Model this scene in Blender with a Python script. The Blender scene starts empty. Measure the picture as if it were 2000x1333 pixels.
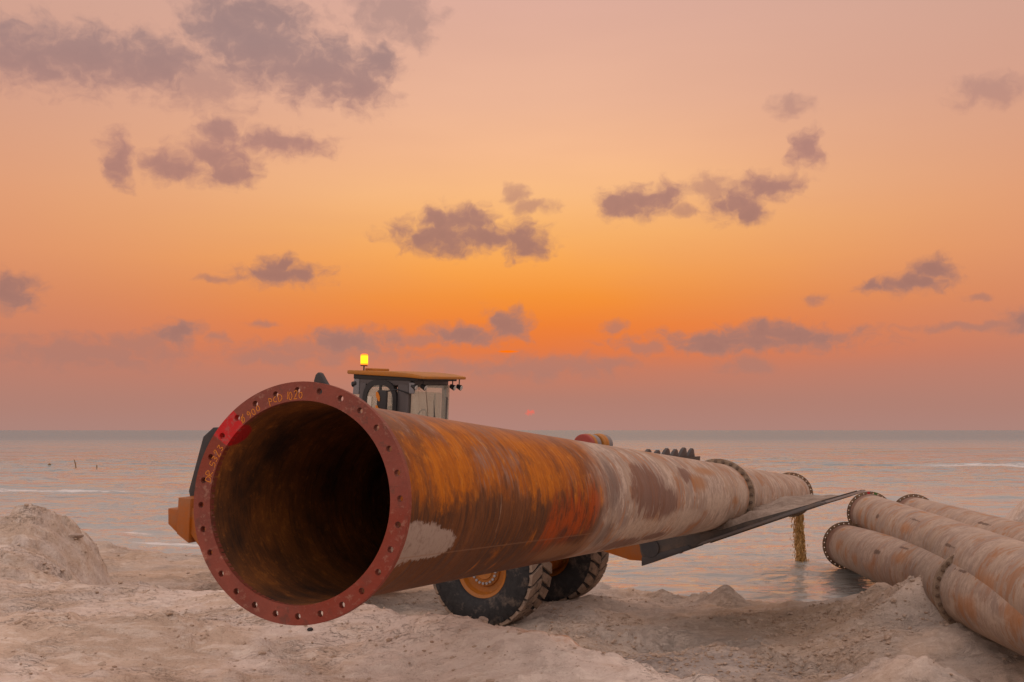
import bpy, bmesh, math, random
import numpy as np
from mathutils import Matrix, Vector
R = math.radians
random.seed(7)
S = bpy.context.scene
C = S.collection
F = 2230.0          # focal length of the photograph in its own pixels
CZ = 3.30           # eye height above the water (z = 0)
PITCH = math.atan((840 - 666.5) / F)

# ------------------------------------------------------------------ camera
cam = bpy.data.cameras.new('camera'); camo = bpy.data.objects.new('camera', cam); C.objects.link(camo)
cam.lens = F / 2000 * 36; cam.sensor_width = 36; cam.clip_start = .1; cam.clip_end = 20000
camo.location = (0, 0, CZ); camo.rotation_euler = (R(90) + PITCH, 0, 0)
S.camera = camo
S.view_settings.view_transform = 'Standard'; S.view_settings.look = 'None'
S.view_settings.exposure = 0; S.view_settings.gamma = 1

def lin(c):
    return tuple(((v / 255) / 12.92 if v / 255 <= .04045 else ((v / 255 + .055) / 1.055) ** 2.4) for v in c) + (1,)

# ------------------------------------------------------------------ node helper
class NT:
    def __init__(s, tree): s.t = tree; s.n = tree.nodes; s.l = tree.links
    def new(s, typ, **kw):
        n = s.n.new(typ)
        for k, v in kw.items(): setattr(n, k, v)
        return n
    def set(s, sock, v):
        if isinstance(v, bpy.types.NodeSocket): s.l.new(v, sock)
        elif v is not None: sock.default_value = v
    def m(s, op, a, b=None, c=None, clamp=False):
        n = s.new('ShaderNodeMath', operation=op, use_clamp=clamp)
        s.set(n.inputs[0], a); s.set(n.inputs[1], b); s.set(n.inputs[2], c)
        return n.outputs[0]
    def v(s, op, a, b=None, out=0):
        n = s.new('ShaderNodeVectorMath', operation=op)
        s.set(n.inputs[0], a); s.set(n.inputs[1], b)
        return n.outputs[out]
    def comb(s, x, y, z=0.0):
        n = s.new('ShaderNodeCombineXYZ')
        for i, q in enumerate((x, y, z)): s.set(n.inputs[i], q)
        return n.outputs[0]
    def sep(s, v):
        n = s.new('ShaderNodeSeparateXYZ'); s.set(n.inputs[0], v); return n.outputs
    def noise(s, vec, scale=1.0, detail=4, rough=.55, dist=0.0, mul=None):
        if mul is not None: vec = s.v('MULTIPLY', vec, mul)
        n = s.new('ShaderNodeTexNoise'); s.set(n.inputs['Vector'], vec)
        n.inputs['Scale'].default_value = scale; n.inputs['Detail'].default_value = detail
        n.inputs['Roughness'].default_value = rough; n.inputs['Distortion'].default_value = dist
        return n.outputs['Fac']
    def mr(s, v, a, b, c=0.0, d=1.0, smooth=False):
        n = s.new('ShaderNodeMapRange'); n.clamp = True
        if smooth: n.interpolation_type = 'SMOOTHSTEP'
        s.set(n.inputs[0], v)
        for i, q in enumerate((a, b, c, d)): s.set(n.inputs[1 + i], q)
        return n.outputs[0]
    def mix(s, f, a, b, mode='MIX'):
        n = s.new('ShaderNodeMix', data_type='RGBA', blend_type=mode)
        s.set(n.inputs[0], f)
        for k, q in ((6, a), (7, b)):
            if isinstance(q, tuple) and len(q) == 3: q = q + (1,)
            s.set(n.inputs[k], q)
        return n.outputs[2]
    def ramp(s, f, stops):
        n = s.new('ShaderNodeValToRGB'); s.set(n.inputs[0], f); e = n.color_ramp.elements
        while len(e) < len(stops): e.new(.5)
        for el, (p, c) in zip(e, stops): el.position = p; el.color = c
        return n.outputs[0]
    def blobs(s, vec, lst):
        """field = max over ellipses of 1 - normalised distance"""
        out = None
        for (x, y, rx, ry) in lst:
            d = s.v('SUBTRACT', vec, (x, y, 0)); d = s.v('MULTIPLY', d, (1 / rx, 1 / ry, 0))
            L = s.v('LENGTH', d, out=1)
            out = L if out is None else s.m('MINIMUM', out, L)
        return s.m('SUBTRACT', 1.0, out)

# ------------------------------------------------------------------ sky: dusk glow with clouds
def azel(px, py):
    u = (px - 1000) / F; w = (666.5 - py) / F
    y = math.cos(PITCH) - w * math.sin(PITCH); z = math.sin(PITCH) + w * math.cos(PITCH)
    return math.degrees(math.atan2(u, y)), math.degrees(math.atan2(z, math.hypot(u, y)))
W = bpy.data.worlds.new('World'); S.world = W; W.use_nodes = True
T = NT(W.node_tree); T.n.clear()
dirv = T.v('NORMALIZE', T.new('ShaderNodeTexCoord').outputs['Generated'])
dx, dy, dz = T.sep(dirv)
azd = T.m('MULTIPLY', T.m('ARCTAN2', dx, dy), 180 / math.pi)
eld = T.m('MULTIPLY', T.m('ARCSINE', dz), 180 / math.pi)
def sramp(rows):
    return T.ramp(T.m('DIVIDE', eld, 90.0, clamp=True),
                  [(max(0, azel(1000, p)[1]) / 90 if p >= -50 else -p / 9000, lin(c)) for p, c in reversed(rows)])
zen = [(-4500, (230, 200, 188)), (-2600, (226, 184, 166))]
cen = sramp([(-9000, (232, 212, 210))] + zen + [(0, (222, 173, 156)), (200, (236, 181, 150)), (300, (246, 186, 142)), (380, (250, 188, 130)),
             (450, (250, 180, 106)), (520, (249, 165, 80)), (580, (245, 147, 58)), (640, (240, 128, 52)), (685, (228, 122, 68)), (725, (200, 124, 97)),
             (780, (180, 126, 110)), (838, (176, 131, 120))])
sid = sramp([(-9000, (232, 212, 210))] + zen + [(0, (206, 162, 146)), (200, (209, 156, 136)), (300, (214, 155, 128)), (410, (220, 152, 118)),
             (510, (219, 147, 111)), (600, (209, 136, 105)), (700, (190, 128, 109)), (800, (176, 129, 116)), (838, (172, 132, 122))])
g = T.m('DIVIDE', T.m('SUBTRACT', azd, .5), 18.5)
g = T.m('EXPONENT', T.m('MULTIPLY', T.m('MULTIPLY', g, g), -1.0))
hazy = T.noise(T.comb(T.m('MULTIPLY', azd, .05), T.m('MULTIPLY', eld, .22)), 1.0, 3, .6)
g = T.m('MULTIPLY', g, T.mr(hazy, .3, .7, .85, 1.1), clamp=True)
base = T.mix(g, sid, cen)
# sky opposite the sunset, brightened along with the zenith to light the sand
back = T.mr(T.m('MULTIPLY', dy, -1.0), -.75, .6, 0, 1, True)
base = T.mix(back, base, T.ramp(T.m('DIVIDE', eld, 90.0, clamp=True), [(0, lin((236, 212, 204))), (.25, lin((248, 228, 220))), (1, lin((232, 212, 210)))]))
strong = [(60,105,100,52),(170,112,120,52),(290,125,120,48),(440,50,75,62),(520,95,120,74),(625,135,105,58),(700,165,62,45),(738,118,38,36),(490,30,100,45),
 (235,310,30,42),(340,325,60,26),(425,305,75,32),(430,262,40,24),(545,278,85,22),(445,338,55,22),(870,462,95,32),(905,432,55,30),(945,464,60,24),(850,432,34,24),(1020,472,52,32),
 (1250,395,66,28),(1300,385,36,26),(1205,405,32,24),(1440,395,48,34),(1500,362,64,22),(1460,415,36,18),(1572,290,32,28),
 (550,537,80,20),(548,518,36,18),(15,568,50,34),(345,655,42,24),(690,668,95,22),(905,655,70,18),(990,638,46,30),(1480,665,200,20),(1520,652,110,20),(1400,680,90,12),
 (1790,555,65,16),(1822,528,34,24),(1705,562,34,12),(1990,628,34,20)]
faint = [(400,160,80,50),(770,25,80,45),(815,50,36,36),(1040,405,45,12),(1005,385,26,18),(1385,365,42,24),(1545,205,36,18),(1935,180,60,24),(470,543,30,10),
 (180,688,170,26),(270,668,90,20),(640,684,180,20),(560,698,120,14),(830,662,70,12),(1195,640,26,13),(1260,682,42,12),(1595,588,24,9),(1910,578,26,8),(1900,638,110,7),
 (1060,716,170,22),(1455,712,50,14),(870,714,80,14),(1190,712,50,14),(420,545,30,8),(420,660,36,9),(510,632,26,8),(1340,410,26,10)]
av = T.comb(azd, eld)
wv = T.new('ShaderNodeTexNoise'); T.set(wv.inputs['Vector'], av); wv.inputs['Scale'].default_value = .9; wv.inputs['Detail'].default_value = 3
wv = T.v('MULTIPLY', T.v('SUBTRACT', wv.outputs['Color'], (.5, .5, .5)), (1.6, .9, 0))
avw = T.v('ADD', av, wv)
def cl(lst): return [(*azel(x, y), rx * 1.42 / 38.9, ry * 1.5 / 38.9) for x, y, rx, ry in lst]
pn = T.noise(avw, .95, 6, .54, 0, (1, 1.35, 1)); pn2 = T.noise(avw, 3.0, 4, .5)
nn = T.m('ADD', T.m('MULTIPLY', T.m('SUBTRACT', pn, .5), 1.5), T.m('MULTIPLY', T.m('SUBTRACT', pn2, .5), .34))
fs = T.m('ADD', T.blobs(avw, cl(strong)), nn); ff = T.m('ADD', T.blobs(avw, cl(faint)), nn)
ms = T.m('MULTIPLY', T.mr(fs, -.10, .74, 0, 1, True), .92)
mf = T.m('MULTIPLY', T.mr(ff, -.08, .8, 0, 1, True), .66)
mk = T.m('MAXIMUM', ms, mf)
ccol = T.ramp(T.m('DIVIDE', eld, 22.0, clamp=True), [(0, lin((174, 127, 114))), (.2, lin((172, 124, 111))), (.4, lin((168, 120, 108))), (.62, lin((184, 134, 122))), (.85, lin((168, 135, 130))), (1, lin((163, 133, 129)))])
ccol = T.mix(T.mr(fs, .35, 1.0), ccol, T.mix(1.0, ccol, (.88, .90, .94, 1), 'MULTIPLY'))
col = T.mix(mk, base, ccol)
# the sun's sliver behind the cloud bank and its dim red disc low in the haze
sl = T.m('ADD', T.blobs(av, [(*azel(992, 687), .62, .085)]), T.m('MULTIPLY', T.m('SUBTRACT', pn2, .5), .5))
col = T.mix(T.mr(sl, .0, .5), col, lin((255, 118, 18)))
sd = T.m('ADD', T.blobs(av, [(*azel(1036, 806), .28, .17)]), T.m('MULTIPLY', T.m('SUBTRACT', T.noise(av, 7, 2), .5), 2.0))
col = T.mix(T.m('MULTIPLY', T.mr(sd, .05, .7), .6), col, lin((250, 104, 84)))
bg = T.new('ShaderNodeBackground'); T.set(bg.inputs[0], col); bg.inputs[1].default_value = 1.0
wo = T.new('ShaderNodeOutputWorld'); T.l.new(bg.outputs[0], wo.inputs[0])
W.cycles.sampling_method = 'MANUAL'; W.cycles.sample_map_resolution = 512
sun = bpy.data.lights.new('sun', 'SUN'); sun.energy = .05; sun.angle = R(85); sun.color = (1, .55, .3)
suno = bpy.data.objects.new('sun', sun); C.objects.link(suno)
sd_ = Vector((math.sin(R(.8)) * math.cos(R(4)), math.cos(R(.8)) * math.cos(R(4)), math.sin(R(4))))
suno.rotation_euler = (sd_).to_track_quat('Z', 'Y').to_euler()

# ------------------------------------------------------------------ scene helpers
def tag(o, label=None, cat=None, group=None, kind=None):
    if label: o['label'] = label
    if cat: o['category'] = cat
    if group: o['group'] = group
    if kind: o['kind'] = kind
    return o
def empty(name, mat, **kw):
    o = bpy.data.objects.new(name, None); C.objects.link(o); o.matrix_world = mat; o.empty_display_size = .3
    return tag(o, **kw)
def link(name, me, parent=None, mats=(), smooth=None, **kw):
    o = bpy.data.objects.new(name, me); C.objects.link(o)
    for m_ in mats: me.materials.append(m_)
    if parent is not None: o.parent = parent
    if smooth is not None:
        for p in me.polygons: p.use_smooth = True
        if smooth < 180: me.set_sharp_from_angle(angle=R(smooth))
    return tag(o, **kw)
def pydata(vs, fs, mi=None):
    me = bpy.data.meshes.new('mesh'); me.from_pydata([tuple(v) for v in vs], [], fs); me.update()
    if mi is not None: me.polygons.foreach_set('material_index', mi)
    return me
class MB:
    """collects shapes into one mesh; M transforms what is added"""
    def __init__(s): s.bm = bmesh.new(); s.M = Matrix.Identity(4); s.mi = 0
    def add(s, vs, fs, M=None):
        A = s.M if M is None else s.M @ M
        V = [s.bm.verts.new(A @ Vector(v)) for v in vs]
        for f in fs:
            try: q = s.bm.faces.new([V[i] for i in f]); q.material_index = s.mi
            except ValueError: pass
        return s
    def box(s, a, b, bev=0.0, M=None):
        t = bmesh.new(); bmesh.ops.create_cube(t, size=1)
        c = [(p + q) / 2 for p, q in zip(a, b)]; d = [abs(q - p) for p, q in zip(a, b)]
        for v in t.verts: v.co = Vector([c[i] + v.co[i] * d[i] for i in range(3)])
        if bev > 0: bmesh.ops.bevel(t, geom=t.edges[:], offset=min(bev, min(d) * .45), segments=2, profile=.6, affect='EDGES')
        return s.merge(t, M)
    def merge(s, t, M=None):
        t.verts.index_update(); s.add([v.co.copy() for v in t.verts], [[v.index for v in f.verts] for f in t.faces], M); t.free(); return s
    def prism(s, poly, y0, y1, bev=0.0, M=None):
        """polygon in local x,z extruded along y"""
        t = bmesh.new(); n = len(poly)
        a = [t.verts.new((x, y0, z)) for x, z in poly]; b = [t.verts.new((x, y1, z)) for x, z in poly]
        t.faces.new(a); t.faces.new(b[::-1])
        for i in range(n): t.faces.new((a[i], b[i], b[(i + 1) % n], a[(i + 1) % n]))
        bmesh.ops.recalc_face_normals(t, faces=t.faces[:])
        if bev > 0: bmesh.ops.bevel(t, geom=t.edges[:], offset=bev, segments=2, profile=.6, affect='EDGES')
        return s.merge(t, M)
    def tube(s, pts, r, n=10, cap=True, M=None):
        pts = [Vector(p) for p in pts]; rs = r if isinstance(r, (list, tuple)) else [r] * len(pts)
        vs, fs = [], []
        up = None
        for i, p in enumerate(pts):
            d = (pts[min(i + 1, len(pts) - 1)] - pts[max(i - 1, 0)]).normalized()
            if up is None or abs(up.dot(d)) > .97: up = Vector((0, 0, 1)) if abs(d.z) < .9 else Vector((1, 0, 0))
            x = d.cross(up).normalized(); y = d.cross(x)
            up = up if up.length else Vector((0, 0, 1))
            for k in range(n):
                a = 2 * math.pi * k / n; vs.append(p + (x * math.cos(a) + y * math.sin(a)) * rs[i])
        for i in range(len(pts) - 1):
            for k in range(n):
                fs.append([i * n + k, i * n + (k + 1) % n, (i + 1) * n + (k + 1) % n, (i + 1) * n + k])
        if cap: fs.append(list(range(n))[::-1]); fs.append([(len(pts) - 1) * n + k for k in range(n)])
        return s.add(vs, fs, M)
    def lathe(s, prof, n=48, M=None, close=False):
        """prof of (radius, axial) revolved round the local y axis"""
        vs, fs = [], []
        for r, y in prof:
            for k in range(n):
                a = 2 * math.pi * k / n; vs.append((r * math.cos(a), y, r * math.sin(a)))
        m_ = len(prof)
        for i in range(m_ if close else m_ - 1):
            for k in range(n):
                j = (i + 1) % m_
                fs.append([i * n + k, i * n + (k + 1) % n, j * n + (k + 1) % n, j * n + k])
        if not close: fs.append(list(range(n))); fs.append([(m_ - 1) * n + k for k in range(n)][::-1])
        return s.add(vs, fs, M)
    def build(s, name, mats, parent=None, smooth=35, **kw):
        bmesh.ops.recalc_face_normals(s.bm, faces=s.bm.faces[:])
        me = bpy.data.meshes.new(name); s.bm.to_mesh(me); s.bm.free()
        if not isinstance(mats, (list, tuple)): mats = [mats]
        return link(name, me, parent, mats, smooth, **kw)

# numpy gradient-like noise
def _h(ix, iy, s):
    n = (ix.astype(np.int64) * 374761393 + iy.astype(np.int64) * 668265263 + s * 1274126177) & 0x7fffffff
    n = ((n ^ (n >> 13)) * 1274126177) & 0x7fffffff
    return ((n ^ (n >> 16)) & 0xffff) / 65535.0
def vn(x, y, s=0):
    ix = np.floor(x); iy = np.floor(y); fx = x - ix; fy = y - iy
    ux = fx * fx * fx * (fx * (fx * 6 - 15) + 10); uy = fy * fy * fy * (fy * (fy * 6 - 15) + 10)
    a = _h(ix, iy, s); b = _h(ix + 1, iy, s); c = _h(ix, iy + 1, s); d = _h(ix + 1, iy + 1, s)
    return (a + (b - a) * ux) * (1 - uy) + (c + (d - c) * ux) * uy - .5
def fbm(x, y, o=4, s=0, g=.5):
    r = 0; a = 1.0; t = 0
    for i in range(o):
        r = r + a * vn(x + i * 17.3, y - i * 9.1, s + i); t += a; a *= g
        x, y = (x * .8 - y * .6) * 2.03, (x * .6 + y * .8) * 2.03
    return r / t * 2
def sst(a, b, x):
    t = np.clip((x - a) / (b - a), 0, 1); return t * t * (3 - 2 * t)

# ------------------------------------------------------------------ materials
def mat(name, fn=None, color=(.5, .5, .5), rough=.6, metal=0.0, spec=None):
    m_ = bpy.data.materials.new(name); m_.use_nodes = True
    t = NT(m_.node_tree); b = t.n['Principled BSDF']
    b.inputs['Base Color'].default_value = tuple(color) + (1,); b.inputs['Roughness'].default_value = rough; b.inputs['Metallic'].default_value = metal
    if spec is not None: b.inputs['Specular IOR Level'].default_value = spec
    if fn: fn(t, b)
    return m_
def bump(t, b, h, dist=.01, strength=1.0):
    n = t.new('ShaderNodeBump'); t.set(n.inputs['Height'], h); n.inputs['Distance'].default_value = dist; n.inputs['Strength'].default_value = strength
    t.l.new(n.outputs[0], b.inputs['Normal'])
def oc(t): return t.new('ShaderNodeTexCoord').outputs['Object']

def worn(color, dirt=(.22, .16, .11), amt=.5, rough=.5, sc=3.0, name='worn_paint', metal=0.0):
    def fn(t, b):
        c = oc(t); n1 = t.noise(c, sc, 6, .62); n2 = t.noise(c, sc * 9, 4, .6)
        f = t.m('MULTIPLY', t.mr(t.m('ADD', n1, t.m('MULTIPLY', n2, .35)), .55, .9, 0, 1, True), amt)
        col = t.mix(f, tuple(color), tuple(dirt))
        col = t.mix(t.mr(n2, .3, .75, 0, .25), col, tuple(v * .6 for v in color))
        t.set(b.inputs['Base Color'], col); t.set(b.inputs['Roughness'], t.mr(f, 0, 1, rough, .85))
        bump(t, b, n2, .002)
    return mat(name, fn, color, rough, metal)

def sand_fn(t, b):
    c = oc(t); x, y, z = t.sep(c)
    n1 = t.noise(c, .35, 5, .6); n2 = t.noise(c, 2.2, 6, .65); n3 = t.noise(c, 14, 5, .7); n4 = t.noise(c, 70, 3, .6)
    pale = (.71, .595, .515); grey = (.58, .505, .44); brown = (.55, .41, .30); wet = (.24, .145, .085)
    # the upper bank is pale dry coral sand, the flat below is browner, the strip by the water is wet
    low = t.mr(t.m('ADD', z, t.m('MULTIPLY', t.m('SUBTRACT', n1, .5), .5)), .85, 1.4, 1, 0, True)
    col = t.mix(t.mr(t.m('ADD', n2, t.m('MULTIPLY', t.m('SUBTRACT', n1, .5), .9)), .40, .66, 0, 1, True), pale, (.64, .49, .375)); col = t.mix(t.mr(t.noise(c, 1, 5, .7, .6, (.8, 2.4, 3)), .56, .70, 0, .5, True), col, (.54, .40, .29))
    lowc = t.mix(t.mr(n1, .42, .6), brown, grey)
    col = t.mix(low, col, lowc)
    # hard packed grey haul track
    trk = t.m('ADD', t.blobs(c, [(0.4, 14.3, 3.6, 1.5), (3.2, 12.4, 2.6, 1.3), (-2.6, 15.8, 3.0, 1.2)]), t.m('MULTIPLY', t.m('SUBTRACT', n2, .5), .9))
    col = t.mix(t.m('MULTIPLY', t.mr(trk, 0, .35, 0, 1, True), low), col, (.45, .395, .36))
    wetm = t.mr(t.m('ADD', z, t.m('MULTIPLY', t.m('SUBTRACT', n2, .5), .22)), .06, .26, 1, 0, True)
    col = t.mix(t.m('MULTIPLY', wetm, .85), col, wet)
    # ochre stains of clay
    och = t.m('ADD', t.blobs(c, [(.32, 7.35, .42, .20), (-.15, 8.1, .35, .12), (7.05, 17.2, .3, .7), (-.6, 9.0, .4, .15)]), t.m('MULTIPLY', t.m('SUBTRACT', n3, .5), 1.1))
    col = t.mix(t.m('MULTIPLY', t.mr(och, .05, .7, 0, 1, True), .75), col, (.50, .20, .06))
    sp = t.mr(n3, .58, .74, 0, .35, True); col = t.mix(sp, col, (.30, .19, .13))
    sp2 = t.mr(n4, .62, .75, 0, .45, True); col = t.mix(sp2, col, (.72, .62, .55))
    sp3 = t.mr(t.noise(c, 38, 3, .5), .62, .72, 0, .5, True); col = t.mix(sp3, col, (.27, .17, .12))
    # dried crust: pale flakes, brown scour streaks and thin dark cracks
    st1 = t.noise(c, 1, 6, .72, .5, (2.6, 8, 6)); st2 = t.noise(c, 1, 5, .7, .8, (6, 15, 12)); msk = t.noise(c, .9, 4, .6)
    col = t.mix(t.mr(st1, .50, .60, 0, .55, True), col, t.mix(low, (.84, .73, .63), (.70, .59, .50)))
    col = t.mix(t.m('MULTIPLY', t.mr(st1, .44, .34, 0, .5, True), t.mr(msk, .38, .6, .25, 1)), col, t.mix(low, (.52, .38, .29), (.42, .29, .20)))
    crk = t.m('MULTIPLY', t.mr(t.m('ABSOLUTE', t.m('SUBTRACT', st2, .5)), .012, .0), t.mr(msk, .46, .56, 0, .55))
    col = t.mix(crk, col, (.17, .115, .085))
    gr = t.noise(c, 22, 4, .75); col = t.mix(t.mr(gr, .54, .68, 0, .25), col, (.36, .25, .18)); col = t.mix(t.mr(gr, .46, .36, 0, .25), col, (.80, .70, .61))
    t.set(b.inputs['Base Color'], col)
    t.set(b.inputs['Roughness'], t.mr(wetm, 0, 1, .95, .42)); b.inputs['Specular IOR Level'].default_value = .25
    h = t.m('ADD', t.m('MULTIPLY', n3, .55), t.m('ADD', t.m('MULTIPLY', n4, .22), t.m('MULTIPLY', t.noise(c, 30, 4, .7), .5)))
    h = t.m('ADD', h, t.m('MULTIPLY', st1, 1.2)); h = t.m('SUBTRACT', h, t.m('MULTIPLY', crk, .5))
    h = t.m('MULTIPLY', h, t.mr(wetm, 0, 1, 1, .4))
    bump(t, b, t.m('MULTIPLY', h, t.mr(t.noise(c, .7, 4, .6), .42, .58, .35, 1.0, True)), .045, 1.0)
M_sand = mat('coral_sand', sand_fn)

def water_fn(t, b):
    c = oc(t); x, y, z = t.sep(c)
    n1 = t.noise(c, 1.0, 5, .6, .4, (.9, 2.3, 1)); n2 = t.noise(c, 1.0, 4, .55, .3, (.16, .5, 1)); n3 = t.noise(c, 1.0, 3, .6, 0, (4.5, 9, 1))
    big = t.noise(c, .02, 4, .5, 0, (.5, 2.5, 1))
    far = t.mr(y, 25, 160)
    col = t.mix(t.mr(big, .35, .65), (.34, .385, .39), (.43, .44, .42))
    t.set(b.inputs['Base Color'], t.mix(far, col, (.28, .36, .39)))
    b.inputs['IOR'].default_value = 1.45
    foam = t.m('ADD', t.blobs(c, [(42, 102.5, 6, .9), (47, 101.6, 5, .7), (33, 79, 6, .5), (-12.3, 36.1, 1.3, .22), (-9.5, 33.2, 1.6, .15), (9, 26.4, .6, .2), (7.9, 28.6, .5, .45), (-24, 60, 7, .35)]), t.m('MULTIPLY', t.m('SUBTRACT', t.noise(c, 1, 5, .7, 0, (1.2, 5, 1)), .5), 3.2))
    foam = t.m('MULTIPLY', t.mr(foam, .0, .7), .75)
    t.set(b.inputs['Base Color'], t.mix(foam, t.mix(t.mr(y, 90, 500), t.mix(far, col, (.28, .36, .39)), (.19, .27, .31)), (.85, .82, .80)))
    t.set(b.inputs['Roughness'], t.m('ADD', t.mr(y, 20, 400, .03, .34), t.m('MULTIPLY', foam, .5)))
    h = t.m('ADD', t.m('MULTIPLY', n1, t.mr(y, 30, 70, .07, .0)), t.m('MULTIPLY', n2, .45))
    h = t.m('ADD', h, t.m('MULTIPLY', t.noise(c, 1.0, 5, .6, .8, (.5, 1.0, 1)), t.mr(y, 40, 110, .20, .05)))
    h = t.m('ADD', h, t.m('MULTIPLY', t.noise(c, 1.0, 4, .6, .5, (.05, .20, 1)), t.mr(y, 28, 90, 0, 1.5)))
    h = t.m('ADD', h, t.m('MULTIPLY', t.noise(c, 1.0, 4, .6, .3, (.014, .06, 1)), t.mr(y, 80, 260, 0, 4.0)))
    t.set(b.inputs['Specular IOR Level'], t.mr(y, 60, 400, .5, .25)); calm = t.m('MULTIPLY', t.mr(y, 20, 32, .55, 1.0), t.mr(y, 150, 900, 1.0, 1.15))
    bump(t, b, t.m('MULTIPLY', h, calm), 1.0, 1.0)
M_load = mat('wet_sand', lambda t, b: (lambda n, n2: (t.set(b.inputs['Base Color'], t.mix(t.mr(n, .4, .6), (.36, .285, .23), (.23, .175, .135))), bump(t, b, n2, .02)))(t.noise(oc(t), 3, 6, .7), t.noise(oc(t), 18, 5, .7)), (.3, .25, .2), .8)
M_water = mat('sea_water', water_fn)

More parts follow.
